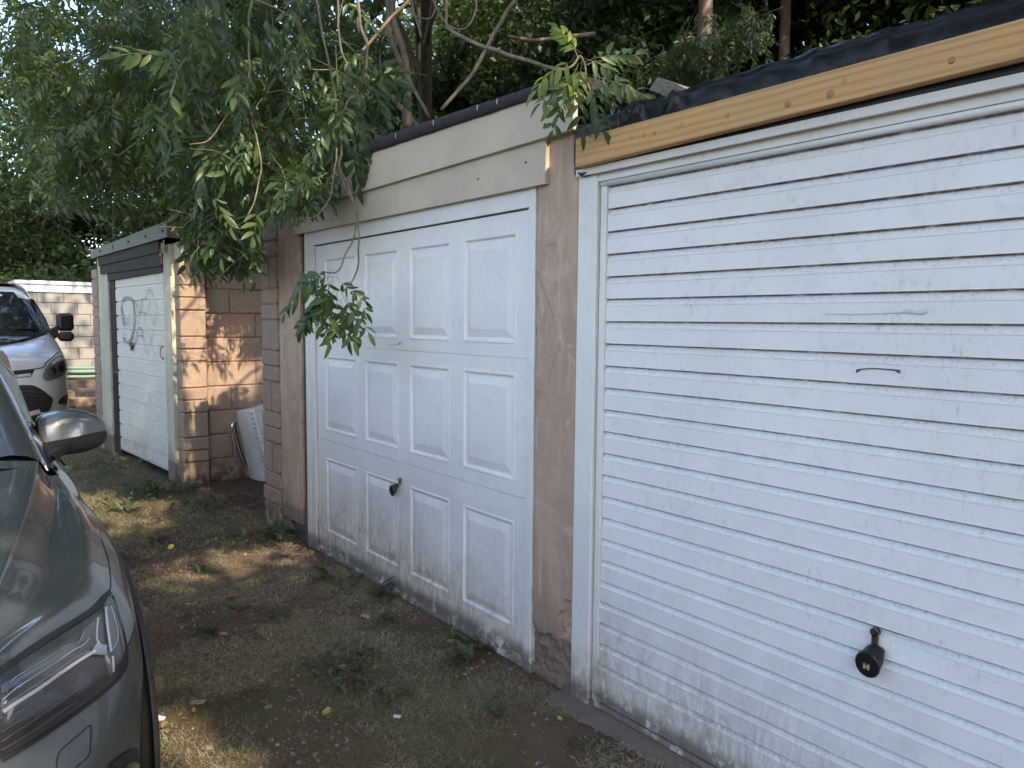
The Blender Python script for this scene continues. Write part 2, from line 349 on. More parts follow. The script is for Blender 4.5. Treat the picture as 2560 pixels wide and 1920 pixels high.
mt['hedge_leaf'] = M_leaf('hedge_leaf', (.024, .052, .016), (.05, .085, .025), (.03, .056, .018), .35, .5)
mt['litter'] = M_leaf('dead_leaf', (.22, .12, .05), (.32, .20, .09), (.15, .085, .045), .15, .8)
mt['litter_y'] = M_leaf('yellowing_leaf', (.38, .36, .08), (.45, .40, .10), (.34, .30, .08), .25, .6)
mt['bark'] = M_bark('pale_bark', (.25, .20, .15), (.14, .115, .085))
mt['bark_dark'] = M_bark('dark_ivied_bark', (.075, .07, .05), (.04, .04, .028))
mt['twig'] = M_bark('grey_brown_twig', (.24, .20, .15), (.13, .11, .085), 60)
mt['green_twig'] = M_simple('green_stalk', (.10, .13, .05), .6)
mt['stone'] = M_simple('pale_stone', (.30, .27, .245), .9, nz=(25, (.22, .19, .17), .5))
mt['stone2'] = M_simple('pebbles', (.175, .145, .12), .9, nz=(12, (.10, .08, .068), .5))
mt['paper'] = M_simple('white_scrap', (.75, .75, .74), .6)
mt['petal'] = M_simple('yellow_petal', (.75, .58, .03), .6)
mt['mud'] = M_render('earthy_concrete', (.15, .11, .09), (.10, .08, .065), (.20, .15, .13), grain=70, gb=.8)

# ------------------------------------------------------------ ground
def gz(x, y):
    z = .018*noise.noise(Vector((x*1.1, y*1.1, 0))) + .010*noise.noise(Vector((x*4, y*4, 3))) + .004*noise.noise(Vector((x*17, y*17, 5)))
    k_ = min(1, max(0, (abs(y-2.02)-.05)/.5)) if x > -5.5 else 1
    z = z*k_ - (.0 if k_ == 1 else .0)
    if y > 8: z += .55*(y-8)*min(1, 1)
    return z - .004
def axis(lo, a_, b_, hi, fine, coarse):
    out = []; x = lo
    while x < hi:
        out.append(x); d = fine if a_ <= x <= b_ else min(coarse, fine + .22*max(a_-x, x-b_))
        x += max(fine, d)
    return out + [hi]
xs = axis(-70, -8.5, .4, 40, .035, 5); ys = axis(-40, -.3, 2.7, 30, .035, 4)
V = [(x, y, gz(x, y)) for y in ys for x in xs]; n = len(xs)
F = [(j*n+i, j*n+i+1, (j+1)*n+i+1, (j+1)*n+i) for j in range(len(ys)-1) for i in range(n-1)]
me = mesh_np('ground', V, F, True); me.materials.append(mt['soil']); g = bpy.data.objects.new('ground', me); link(g); g['kind'] = 'structure'

# ------------------------------------------------------------ nearest garage: ribbed white door, raw timber, rubber roof edge
FY = 2.02
A = thing('garage', 'nearest garage, white horizontally ribbed door under a raw timber batten and black rubber roof', 'garage', (-.9, 3.5, 0))
MB().box((-2.12, FY+.10, 0), (-2.05, 7.2, 2.12)).box((.25, FY+.03, 0), (.48, 7.2, 2.12)).box((-2.05, 7.1, 0), (.25, 7.2, 2.12)).build('wall', mt['render'], A)
PIT = .0825; NSL = 24; x0, x1 = -1.985, .11; Z0 = .022
prof = [(0, 0), (0, .058), (.009, .0585), (.010, .064), (0, .0825)]   # (depth, z) band, undercut, slope back out
# going up: flat band, step in under nothing, slope: the recess is just below the next band
prof = [(0.0, .0), (-.0006, .001), (0.0, .003), (0.0, .0545), (-.0012, .0562), (-.0010, .0578), (.0012, .0594), (.0040, .0612), (.0130, .0780), (.0140, .0818), (0.0, .0822), (0.0, .0825)]
dm = MB(); n = len(prof); V = []
segs = 24
for i in range(segs+1):
    x = (x1-x0)*i/segs
    V += [(x, d, z) for d, z in prof] + [(x, .017, .0825), (x, .017, 0)]
q = n+2; F = [(i*q+k, i*q+(k+1) % q, (i+1)*q+(k+1) % q, (i+1)*q+k) for i in range(segs) for k in range(q)]
dm.add(V, F + [tuple(range(q)), tuple(segs*q+k for k in range(q))[::-1]])
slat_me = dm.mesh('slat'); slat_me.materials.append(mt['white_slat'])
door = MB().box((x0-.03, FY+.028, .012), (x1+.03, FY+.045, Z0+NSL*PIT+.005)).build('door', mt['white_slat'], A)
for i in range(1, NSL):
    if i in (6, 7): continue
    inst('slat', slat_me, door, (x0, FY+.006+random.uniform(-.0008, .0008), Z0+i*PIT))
def dented(i):    # the two ribs round the lock carry a shallow dent
    me2 = slat_me.copy()
    for v in me2.vertices:
        pass
    mb = MB(); SG = 90; V = []
    for s_ in range(SG+1):
        x = (x1-x0)*s_/SG; wx = x0+x
        for d, z in prof + [(.017, .0825), (.017, 0)]:
            wz = Z0+i*PIT+z; e = math.exp(-(((wx+.90)/.10)**2 + ((wz-.69)/.045)**2)); e2 = math.exp(-(((wx+.80)/.09)**2 + ((wz-.66)/.03)**2))
            V.append((x, d + (.010*e + .006*e2 if d < .015 else 0), z - .008*e*(1 if z > .02 else .2)))
    mb.add(V, [(i_*q+k, i_*q+(k+1) % q, (i_+1)*q+(k+1) % q, (i_+1)*q+k) for i_ in range(SG) for k in range(q)])
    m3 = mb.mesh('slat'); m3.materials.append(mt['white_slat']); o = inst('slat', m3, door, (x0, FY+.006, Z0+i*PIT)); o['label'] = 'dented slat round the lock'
dented(6); dented(7)
# foot slat and bent bottom rail
bm_ = MB().box((x0, FY+.006, .036), (x1, FY+.02, Z0+PIT)).build('slat', mt['white'], door)
MB().box((x0-.028, FY-.004, .012), (x1+.028, FY+.024, .030)).build('bottom_rail', mt['white_frame'], door, bevel=.002)
MB().box((-2.035, FY+.022, .0), (x0-.028, FY+.04, 2.03)).build('gap_seal', mt['dark_gap'], A)
# leaf edge channel
MB().box((x0-.030, FY-.001, .03), (x0-.002, FY+.026, Z0+NSL*PIT)).build('edge_channel', mt['white_frame'], door, bevel=.002)
MB().box((x1+.002, FY-.001, .03), (x1+.030, FY+.026, Z0+NSL*PIT)).build('edge_channel', mt['white_frame'], door, bevel=.002)
MB().tube([(x0-.03, FY+.004, Z0+NSL*PIT+.010), (x1+.03, FY+.004, Z0+NSL*PIT+.010)], .010, 10).build('top_rail', mt['white_frame'], door, smooth=True)
# frame
MB().box((-2.125, FY-.012, -.005), (-2.026, FY+.05, 2.06), .003).build('frame_post', mt['white_frame'], A)
MB().box((.152, FY-.012, -.005), (.25, FY+.05, 2.06), .003).build('frame_post', mt['white_frame'], A)
MB().box((-2.026, FY-.006, 2.022), (.152, FY+.05, 2.075)).build('frame_head', mt['white_frame'], A)
MB().prism([(-2.115, FY-.034, 2.048), (-2.115, FY-.038, 2.072), (-2.115, FY+.0, 2.078), (-2.115, FY+.0, 2.052)], (2.5, 0, 0)).build('drip_rail', mt['white_frame'], A)
MB().box((-2.07, FY-.008, .03), (-2.0, FY+.06, .001)).build('sill_shim', mt['mud'], A)
# raw timber batten and rubber membrane
def zt(x): return 2.196 + (x+2.147)*.0034
tb = MB().prism([(-2.078, FY-.075, 2.073), (.3, FY-.075, 2.108), (.3, FY-.075, 2.180), (-2.078, FY-.075, 2.175)], (0, .038, 0))
tim = tb.build('timber_batten', mt['timber'], A, bevel=.002)
for (kx, kz, r, lab) in [(-1.745, 2.128, .006, 0), (-1.70, 2.125, .007, 1), (-1.415, 2.125, .007, 0), (-1.215, 2.115, .011, 1), (-1.09, 2.115, .012, 1), (-1.052, 2.140, .006, 0), (-.79, 2.125, .009, 1), (-2.045, 2.122, .005, 0), (-1.80, 2.13, .005, 0)]:
    pr = [(r*1.0, -.0006), (r*.9, .0004), (r*.4, .0008)] if lab else [(r, -.0006), (r*.9, .0005), (r*.5, -.003)]
    MB().lathe((kx, FY-.0755, kz), (0, -1, 0), pr, 12).build('knot' if lab else 'nail_hole', mt['knot'] if lab else mt['dark_gap'], tim, smooth=True)
# membrane: a draped sheet over the eaves board, folded round the corner
rows = []
for i in range(140):
    x = -2.13 + i*.0178
    wv = .010*noise.noise(Vector((x*7, 0, 1))) + .006*noise.noise(Vector((x*19, 0, 4)))
    fold = (1-abs(noise.noise(Vector((x*6, 0, 7))))*3.2)*max(0, noise.noise(Vector((x*2.0, 5, 1)))+.45)*1.7; fold = max(0, fold)
    sag = -.02*math.exp(-((x+2.12)/.16)**2)
    lo_ = 2.060
    pts = [(x, FY+.9, 2.25), (x, FY+.3, 2.268+wv), (x, FY+.03, 2.274+wv*.8+sag), (x+.012*fold, FY-.008-.03*fold, 2.262+wv+sag), (x+.03*fold, FY-.030-.03*fold, 2.228+sag*.7), (x, FY-.032-.012*fold, 2.185), (x, FY-.032, 2.13), (x, FY-.031, 2.08), (x, FY-.030, lo_), (x, FY-.0, lo_-.004)]
    rows.append([Vector(p) for p in pts])
flap = []
me_ = MB().grid(rows); me_.build('roof_membrane', mt['rubber'], A, smooth=True)
fl = [[Vector((-2.19+.012*sin(z*40), y, z+.0)) for y in (FY-.082, FY-.05, FY-.01, FY+.05)] for z in (2.285, 2.25, 2.2, 2.15, 2.10, 2.07)]
MB().prism([(-2.128, FY-.034, 2.235), (-2.132, FY-.036, 2.18), (-2.13, FY-.037, 2.10), (-2.114, FY-.037, 2.06), (-2.09, FY-.036, 2.046), (-2.05, FY-.035, 2.050), (-2.0, FY-.035, 2.058), (-2.0, FY-.034, 2.235)], (0, .040, 0)).build('membrane_corner', mt['rubber'], A, bevel=.006)
MB().box((-2.13, FY+.02, 2.12), (.48, 7.2, 2.25)).build('roof_deck', mt['felt'], A)
# handle and lock of the ribbed door
def handle(parent, c, s=1.0, badge=False):
    cx, cz = c; y = FY-.001
    # short neck rises from the door and the knob drops forward like a curled paddle
    rows = []; N = 16
    sp = [(.000, .026, .023, .012), (-.008, .024, .025, .016), (-.016, .016, .028, .022), (-.024, .006, .030, .028), (-.031, -.002, .0325, .033), (-.037, -.006, .034, .0365), (-.041, -.008, .0345, .037), (-.044, -.009, .032, .0345)]
    for dy, dz, rx, rz in sp:
        rows.append([Vector((cx + rx*s*cos(2*pi*k/N) + (-.004 if dy < -.03 else 0)*s, y + dy*s - (.010*s*sin(2*pi*k/N)*(-dy/.06)*.6), cz + dz*s + rz*s*sin(2*pi*k/N))) for k in range(N+1)])
    mb = MB().grid(rows); mb.add(rows[-1][:N], [tuple(range(N))]); o = mb.build('handle', mt['black_plastic'], parent, smooth=True)
    ey = y-.0452*s
    if badge:
        def bx(x_, z_, x2, z2, mm, dd): return MB().box((cx-.004+x_, ey-.0012-dd, cz-.012+z_), (cx-.004+x2, ey-.0005, cz-.012+z2))
        bx(-.0095, -.0085, .0095, .0085, 0, 0).build('badge', M_simple('badge_blue', (.03, .03, .16), .3), parent)
        yb = MB()
        for (a1, b1, a2, b2) in [(-.008, -.007, -.0035, .007), (.0035, -.007, .008, .007), (-.0025, -.0035, -.0012, .0035), (.0012, -.0035, .0025, .0035), (-.0012, -.0006, .0012, .0006)]:
            yb.box((cx-.004+a1, ey-.0022, cz-.012+b1), (cx-.004+a2, ey-.0012, cz-.012+b2))
        yb.build('badge_letter', M_simple('badge_gold', (.55, .38, .08), .4), parent)
    return o
def lock(parent, x, z, s, m_):
    MB().lathe((x, FY-.004, z), (0, -1, 0), [(.0105*s, -.01), (.0105*s, .003), (.0085*s, .004), (.0085*s, .002)], 18).box((x-.0065*s, FY-.006, z-.032*s), (x+.0065*s, FY+.006, z-.002*s)).build('lock_plate', mt[m_], parent, smooth=False)
    MB().lathe((x, FY-.007, z), (0, -1, 0), [(.0062*s, 0), (.0062*s, .003)], 14).box((x-.001, FY-.0115, z-.004), (x+.001, FY-.0095, z+.004)).build('lock_barrel', mt['steel'], parent)
handle(door, (-.928, .596), 1.0, True); lock(door, -.934, .668, 1.15, 'steel_dark')
# dried sealant smear and a torn film tab on the slats
def smear(pts, wdt, name, m_, parent, y, seed=0):
    rows = []
    for i, (x, z, k_) in enumerate(pts): rows.append([Vector((x, y-.0006-.0022*sin(pi*j/4)*k_, z+(j/4-.5)*wdt*k_)) for j in range(5)])
    return MB().grid(rows).build(name, m_, parent, smooth=True)
px = [(2060, 784), (2090, 785), (2130, 786), (2170, 785), (2210, 783), (2250, 781), (2270, 778), (2290, 782), (2305, 781), (2318, 778)]
kk = [.15, .35, .4, .4, .45, .7, 1.3, 1.0, 1.4, 1.0]
smear([(onY(a_, b_, FY+.004).x, onY(a_, b_, FY+.004).z, k_) for (a_, b_), k_ in zip(px, kk)], .010, 'sealant_smear', mt['glue'], door, FY+.005)
px = [(2140, 928), (2152, 923), (2180, 921), (2210, 923), (2235, 925), (2250, 930)]
smear([(onY(a_, b_, FY).x, onY(a_, b_, FY).z, k_) for (a_, b_), k_ in zip(px, [1.6, .5, .5, .5, .6, 1.8])], .006, 'torn_sticker_edge', mt['steel_dark'], door, FY+.003)
rows = []
for i in range(90):
    x = -2.18+i*.028; e = 1.90+.05*noise.noise(Vector((x*3, 0, 5)))+.02*noise.noise(Vector((x*14, 0, 5)))
    rows.append([Vector((x, y_, z_+.006*noise.noise(Vector((x*22, y_*22, 0))))) for y_, z_ in ((FY+.02, .010), (FY-.03, .008), ((e+FY)/2, .003), (e+.02, -.004), (e, -.02))])
MB().grid(rows).build('threshold', mt['mud'], A)

# ------------------------------------------------------------ middle garage: panelled white door
B = thing('garage', 'middle garage, white panelled door between pinkish rendered piers under cream boards and black felt', 'garage', (-3.5, 3.5, 0))
XL, XR = -4.565, -2.440; ZB, ZT = .022, 1.967
xc = [(-4.446, -4.016), (-3.913, -3.529), (-3.414, -3.033), (-2.925, -2.525)]
rz = [(1.405, 1.885), (.805, 1.280), (.145, .628)]
sp = [(.716+.028, 1.346), ]
splits = [.742, 1.346]
FD = FY+.012
xb = sorted([XL, XR] + [v for p in xc for v in p]); zb = sorted([ZB, ZT] + [v for p in rz for v in p] + [s_-.0018 for s_ in splits] + [s_+.0018 for s_ in splits])
leaf = MB()
for i in range(len(xb)-1):
    for j in range(len(zb)-1):
        cx, cz = (xb[i]+xb[i+1])/2, (zb[j]+zb[j+1])/2
        if any(a_ < cx < b_ for a_, b_ in xc) and any(a_ < cz < b_ for a_, b_ in rz): continue
        dpt = .006 if any(abs(cz-s_) < .0018 for s_ in splits) else 0
        leaf.add([(xb[i], FD+dpt, zb[j]), (xb[i+1], FD+dpt, zb[j]), (xb[i+1], FD+dpt, zb[j+1]), (xb[i], FD+dpt, zb[j+1])], [(0, 1, 2, 3)])
        if dpt:
            for zz, s_ in ((zb[j], 1), (zb[j+1], -1)): leaf.add([(xb[i], FD, zz), (xb[i+1], FD, zz), (xb[i+1], FD+dpt, zz), (xb[i], FD+dpt, zz)], [(0, 1, 2, 3)])
leaf.box((XL, FD+.012, ZB), (XR, FD+.03, ZT))
mt['panel_white'] = M_white_door('white_embossed_steel', lowz=.55)
D = leaf.build('door', mt['panel_white'], B)
for (a_, b_) in xc:
    for (c_, d_) in rz:
        rings = [(0, 0), (.004, -.003), (.012, -.002), (.019, .008), (.027, .0085), (.031, .0065), (.062, -.001), (.066, -.0015)]
        V = []; 
        for ins, dd in rings: V += [(a_+ins, FD+dd, c_+ins), (b_-ins, FD+dd, c_+ins), (b_-ins, FD+dd, d_-ins), (a_+ins, FD+dd, d_-ins)]
        F = [(r*4+k, r*4+(k+1) % 4, r*4+4+(k+1) % 4, r*4+4+k) for r in range(len(rings)-1) for k in range(4)] + [tuple(len(rings)*4-4+k for k in range(4))]
        MB().add(V, F).build('panel', mt['panel_white'], D)
handle(D, (-3.520, .594), .80); lock(D, -3.497, .650, .8, 'steel')
px = [(965, 862), (975, 862), (985, 863), (995, 861), (1002, 856)]
smear([(onY(a_, b_, FD).x, onY(a_, b_, FD).z, k_) for (a_, b_), k_ in zip(px, [.3, .6, .6, .8, 2.2])], .010, 'sealant_smear', mt['glue'], D, FD)
MB().box((XL-.02, FY-.002, .0), (XR+.02, FY+.03, .020)).build('bottom_rail', mt['white_frame'], D, bevel=.002)
MB().box((XL-.008, FD-.004, ZT-.02), (XL-.001, FD+.02, ZT)).build('corner_plate', mt['white_frame'], D)
for (a_, b_) in ((-4.705, -4.655), (-4.652, -4.578), (-2.428, -2.385)):
    MB().box((a_, FY-.006 if a_ != -4.652 else FY-.001, -.03), (b_, FY+.05, 2.062), .002).build('frame_post', mt['white_frame'], B)
MB().box((-4.578, FY-.001, 1.975), (-2.428, FY+.05, 2.062)).build('frame_head', mt['white_frame'], B)
MB().box((-2.44, FY+.0, ZB), (-2.429, FY+.03, ZT)).build('edge_channel', mt['white_frame'], D)
MB().box((-4.60, FY+.06, 0), (-2.42, FY+.10, 2.07)).build('dark_interior', mt['dark_gap'], B)
# cladding boards with real thickness, upper one laps the lower one
def board(x0_, x1_, z00, z01, z10, z11, y, th, m_, parent, name, bv=.003):   # left bottom, left top, right bottom, right top
    return MB().prism([(x0_, y, z00), (x1_, y, z10), (x1_, y, z11), (x0_, y, z01)], (0, th, 0)).build(name, m_, parent, bevel=bv)
board(-4.80, -2.300, 2.058, 2.215, 2.048, 2.24, FY-.030, .024, mt['fascia_cream'], B, 'fascia_board')
ub = board(-5.02, -2.118, 2.198, 2.42, 2.222, 2.40, FY-.052, .024, mt['fascia_cream'], B, 'fascia_board')
for (bx_, bz_) in [(-2.28, 2.27), (-2.42, 2.15), (-4.25, 2.10), (-2.75, 2.13)]:
    MB().lathe((bx_, (FY-.0535 if bz_ > 2.24 else FY-.0315), bz_), (0, -1, 0), [(.006, 0), (.005, .001), (.002, .0015)], 10).build('nail_head', mt['rust'], B)
# felt verge: rolled edge along the top
rows = []
for i in range(90):
    x = -5.02 + i*(5.02-2.105)/89; wv = .006*noise.noise(Vector((x*3, 0, 2))) + .003*noise.noise(Vector((x*14, 0, 2)))
    zt_ = 2.468 - (x+3.72)*.026; zb_ = 2.396 - (x+3.72)*.012
    rows.append([Vector(p) for p in [(x, FY+1.2, zt_-.02), (x, FY+.1, zt_-.004), (x, FY-.05, zt_+wv), (x, FY-.068, zt_-.008+wv), (x, FY-.074+wv*.4, (zt_+zb_)/2), (x, FY-.070+wv, zb_+.008), (x, FY-.062, zb_+wv), (x, FY-.053, zb_+.004)]])
ft = MB().grid(rows); ft.add(rows[-1] + [Vector((-2.105, FY+1.2, 2.38))], [tuple(range(9))]); ft.build('felt_edge', mt['felt'], B, smooth=True)
MB().box((-5.02, FY-.02, 2.37), (-2.115, 7.2, 2.395)).build('roof_deck', mt['felt'], B)
for i, (sx, sz) in enumerate([(-3.05, 2.425), (-2.70, 2.42), (-2.56, 2.415), (-3.40, 2.43)]):
    MB().box((sx, FY-.077, sz-.012), (sx+.003, FY-.0745, sz+.010)).build('bird_dropping', mt['glue'], B)
# rendered piers, irregular edge, with broken render at the foot
def pier(x0_, x1_, z0_, z1_, y, m_, parent, name='pier', amp=.006, depth=.3, x0t=None, hole=None):
    rows = []; nz = 170; nx = 36
    for j in range(nz+1):
        z = z0_+(z1_-z0_)*j/nz; r = []
        l = x0_ + (0 if x0t is None else (x0t-x0_)*(1 if z > 2.055 else 0)) + amp*noise.noise(Vector((1, 2, z*6))); rr = x1_ + amp*1.4*noise.noise(Vector((5, 2, z*7)))
        r.append(Vector((l, y+depth, z)))
        for i in range(nx+1):
            x = l+(rr-l)*i/nx; edge = min(i, nx-i); yy = y + (.008 if edge == 0 else .002 if edge == 1 else 0) + .005*noise.noise(Vector((x*9, 1, z*9))) + .0015*noise.noise(Vector((x*40, 1, z*40)))
            if hole and hole(x, z): yy += .016 + .012*noise.noise(Vector((x*30, 1, z*30))) + .006*noise.noise(Vector((x*90, 1, z*90)))
            r.append(Vector((x, yy, z)))
        r.append(Vector((rr, y+depth, z))); rows.append(r)
    mb = MB().grid(rows); return mb.build(name, m_, parent, smooth=False)
pier(-2.378, -2.132, -.04, 2.25, FY-.006, mt['render'], B, 'rendered_pier', x0t=-2.342, hole=lambda x, z: z < .20+.05*noise.noise(Vector((x*12, 0, 3)))+.02*noise.noise(Vector((x*50, 0, 3))) or ((x+2.14)**2/.0045+(z-.26)**2/.016 < 1+.5*noise.noise(Vector((x*30, z*30, 0)))))
pier(-5.16, -4.80, .115, 2.25, FY-.006, mt['render'], B, 'rendered_pier', hole=lambda x, z: z < .50 and x > -4.93 and False)
pier(-5.05, -4.72, -.06, .16, FY+.03, mt['mud'], B, 'plinth')
MB().box((-4.80, FY+.02, -.04), (-4.715, FY+.2, 2.06)).build('frame_packing', mt['mud'], B)
MB().box((-5.425, FY-.020, -.1), (-5.165, 7.2, 2.18)).box((-5.12, FY+.02, -.1), (-5.02, 7.2, 2.18)).box((-5.02, 7.1, 0), (-2.2, 7.2, 2.4)).box((-5.40, FY+.04, 2.19), (-5.0, 7.2, 2.25)).build('wall', mt['mortar'], B)
# quoins of blocks at the left corner
BM = {}
def blockmesh(l, d, h, m_):
    k_ = (round(l, 3), round(d, 3), round(h, 3), m_)
    if k_ not in BM:
        me = MB().box((0, 0, 0), (l, d, h), .007).mesh('block'); me.materials.append(mt[m_]); BM[k_] = me
    return BM[k_]
zq = -.03; alt = 0
while zq < 2.12:
    h = (.205, .100, .100)[alt % 3]
    if alt % 3 == 0:
        inst('block', blockmesh(.145, .22, h, 'block'), B, (-5.435+random.uniform(-.004, .004), FY-.030+random.uniform(-.004, .006), zq))
        inst('block', blockmesh(.125, .22, h, 'block'), B, (-5.275, FY-.022+random.uniform(-.006, .006), zq))
    else:
        inst('block', blockmesh(.285, .22, h, 'block'), B, (-5.435+random.uniform(-.005, .004), FY-.030+random.uniform(-.005, .006), zq))
    zq += h+.0115; alt += 1
# grey cement verge scrap on the roof
MB().prism([(-2.06, FY+.30, 2.42), (-1.78, FY+.30, 2.28), (-1.80, FY+.30, 2.33), (-1.92, FY+.30, 2.41), (-2.02, FY+.30, 2.46)], (0, 1.5, 0)).build('cement_verge', mt['roof_grit'], A)

# ------------------------------------------------------------ third garage with graffiti
G = thing('garage', 'garage with graffitied off-white slatted door under dark boards, pink block pier at its corner', 'garage', (-8.2, 3.5, 0))
ang = math.atan(.06); GO = Vector((-7.05, 1.840, 0))
TG = Matrix.Translation(GO) @ Matrix.Rotation(ang, 4, 'Z')     # local x along the front (negative = away), y into the garage
def gs(X): return (X+7.05)/cos(ang)
xr_, xl_ = gs(-7.40), gs(-9.02)
def gz0(x): return .085 + (x-xr_)*.012
GP = 1.84/12.6
prof = [(0, 0)]
for k_ in range(5):
    b0 = .006 + k_*.0215; prof += [(0, b0+.016), (.0028, b0+.0175), (.0028, b0+.0200), (0, b0+.0215)]
prof += [(0, .126), (.010, .1275), (.011, .1385), (0, GP)]
V = []; n = len(prof)+2
for x in (xl_, xr_): V += [(x, d, z) for d, z in prof] + [(x, .02, GP), (x, .02, 0)]
sm = MB(Matrix.Rotation(ang, 4, 'Z')).add(V, [(k, (k+1) % n, n+(k+1) % n, n+k) for k in range(n)] + [tuple(range(n)), tuple(range(n, 2*n))[::-1]]).mesh('slat'); sm.materials.append(mt['white_old'])
gd = MB(TG).box((xl_-.01, .032, .06), (xr_+.01, .05, 1.95)).build('door', mt['dark_gap'], G)
for k_ in range(13):
    p = GO + Vector((0, 0, .078+k_*GP)); inst('slat', sm, gd, p - Vector((0, -.006+random.uniform(-.002, .002), 0)))
for k_ in range(1, 12):
    q = TG @ Vector((xl_+.03, -.0, .078+k_*GP-.008)); MB().lathe(q, (0, -1, 0), [(.011, -.004), (.011, .006), (.004, .007)], 8).build('bolt', mt['dark_gap'], gd)
def onG_(x, y, off=-.018):
    x *= K; y *= K; d = ray(x, y); t = (2.263+off)/(d.y-.06*d.x); return Vector((0, 0, EYE)) + d*t
q = TG @ Vector((xl_+.60, -.004, 1.225)); MB().lathe(q, (0, -1, 0), [(.03, -.004), (.03, .006), (.012, .02), (.006, .03)], 12).box(tuple(q+Vector((-.012, -.02, -.05))), tuple(q+Vector((.012, .0, .03)))).build('handle', mt['steel_dark'], gd)
q = onG_(351, 762); MB().tube(smooth_path([q+Vector((.03, 0, .055)), q+Vector((0, 0, .062)), q+Vector((-.028, -.01, .02)), q+Vector((-.028, -.01, -.025)), q+Vector((.012, 0, -.06)), q+Vector((.028, 0, -.045))], 5), .0055, 6).build('hook', mt['rust'], gd, smooth=True)
def onG(x, y, off=-.006):
    x *= K; y *= K; d = ray(x, y); c0 = 2.263+.06*0+off; t = c0/(d.y-.06*d.x); return Vector((0, 0, EYE)) + d*t
def zoom1(x, y): return ((0 + x/2.304)/K, (480+y/2.304)/K)
strokes = [([(700, 640), (712, 615), (745, 612), (765, 640), (772, 720), (765, 800), (745, 860), (720, 862), (708, 840)], .032), ([(697, 650), (700, 700), (712, 770)], .035),
 ([(715, 700), (722, 770), (730, 720), (738, 770), (745, 705)], .012), ([(775, 620), (790, 660), (800, 700), (815, 640), (825, 615)], .013), ([(800, 700), (790, 760)], .012),
 ([(838, 620), (856, 560), (880, 600), (905, 670)], .008), ([(832, 690), (836, 770)], .01), ([(800, 700), (812, 690), (845, 700)], .009), ([(870, 700), (885, 765), (905, 690)], .009),
 ([(755, 790), (775, 870), (790, 800)], .012), ([(785, 860), (788, 800), (805, 780), (818, 815), (815, 850)], .014), ([(790, 828), (818, 828)], .011), ([(815, 790), (845, 930), (868, 850)], .009),
 ([(850, 780), (885, 930)], .008), ([(712, 780), (714, 850)], .009), ([(893, 820), (895, 832)], .008), ([(930, 822), (932, 832)], .008), ([(910, 870), (916, 905), (922, 875)], .007), ([(780, 630), (840, 610)], .008), ([(865, 620), (850, 700)], .009), ([(868, 855), (880, 800), (870, 785)], .008)]
for pts, wd in strokes:
    P = smooth_path([onG(*zoom1(*p)) for p in pts], 5); rows = []
    for i, p in enumerate(P):
        t = (P[min(i+1, len(P)-1)]-P[max(0, i-1)]).normalized(); nrm = t.cross(Vector((.06, -1, 0))).normalized()*wd*.5; o_ = Vector((0, -.001, 0)); rows.append([p-nrm+o_, p+nrm+o_])
    MB().grid(rows).build('graffiti', mt['graffiti'], gd)
# roughcast posts
def rpost(xa, xb_, z0_, z1_, y0_, dpt, m_='roughcast', nm='roughcast_post'):
    rows = []
    for j in range(60):
        z = z0_+(z1_-z0_)*j/59; rows.append([Vector((xa + .005*noise.noise(Vector((0, 1, z*9))), y0_+dpt, z))] + [Vector((xa+(xb_-xa)*i/6 + .005*noise.noise(Vector((i*3, 1, z*9))), y0_+.005*noise.noise(Vector((i*2, 0, z*14))), z)) for i in range(7)] + [Vector((xb_, y0_+dpt, z))])
    MB(TG).grid(rows).build(nm, mt[m_], G)
rpost(gs(-7.355), gs(-7.155), .02, 2.16, -.02, .25)
rpost(gs(-9.62), gs(-9.22), 0, 2.17, -.02, .25)
MB(TG).box((gs(-9.23), -.0, 0), (gs(-9.03), .05, 1.93)).build('frame_post', mt['dark_board'], G)
MB(TG).box((gs(-9.17), -.012, .9), (gs(-9.01), .0, .94)).build('hinge_strap', mt['steel'], G)
def gbd(zl0, zl1, zr0, zr1, y, th=.03, xa=gs(-9.42), xb_=gs(-7.34), m_='dark_board', nm='fascia_board'):
    return MB(TG).prism([(xa, y, zl0), (xb_, y, zr0), (xb_, y, zr1), (xa, y, zl1)], (0, th, 0)).build(nm, mt[m_], G, bevel=.003)
gbd(2.075, 2.20, 2.095, 2.25, -.058); gbd(1.985, 2.085, 1.975, 2.105, -.042); gbd(1.905, 1.995, 1.925, 1.985, -.025, xa=gs(-9.2))
MB(TG).prism([(gs(-9.62), -.085, 2.165), (gs(-7.02), -.085, 2.205), (gs(-7.02), -.085, 2.345), (gs(-9.62), -.085, 2.250)], (0, .02, 0)).build('metal_trim', mt['trim_green'], G, bevel=.003)
MB().prism([(-7.03, 1.765, 2.205), (-7.03, 1.765, 2.345), (-7.03, 3.3, 2.295), (-7.03, 7.0, 2.27), (-7.03, 7.0, 2.15), (-7.03, 3.3, 2.18)], (-.02, 0, 0)).build('metal_trim', mt['trim_green'], G)
for x in (-9.2, -8.7, -8.15, -7.6, -7.12): q = TG @ Vector((gs(x), -.087, 2.24+(x+8.4)*.02)); MB().lathe(q, (0, -1, 0), [(.014, 0), (.010, .006)], 8).build('screw', mt['dark_gap'], G)
MB(TG).prism([(gs(-9.6), -.06, 2.23), (gs(-7.05), -.06, 2.30), (gs(-7.05), 5, 2.22), (gs(-9.6), 5, 2.17)], (0, 0, -.03)).build('roof_deck', mt['felt'], G)
# splintered board end
for i in range(7):
    q = TG @ Vector((gs(-7.26)+random.uniform(-.05, .05), -.055, 2.15+random.uniform(-.03, .05)))
    MB().prism([q, q+Vector((.03, -.01, .01)), q+Vector((random.uniform(0, .03), -.015, -random.uniform(.05, .2)))], (0, .012, 0)).build('splinter', mt['fascia_cream'] if i % 2 else mt['rust'], G)
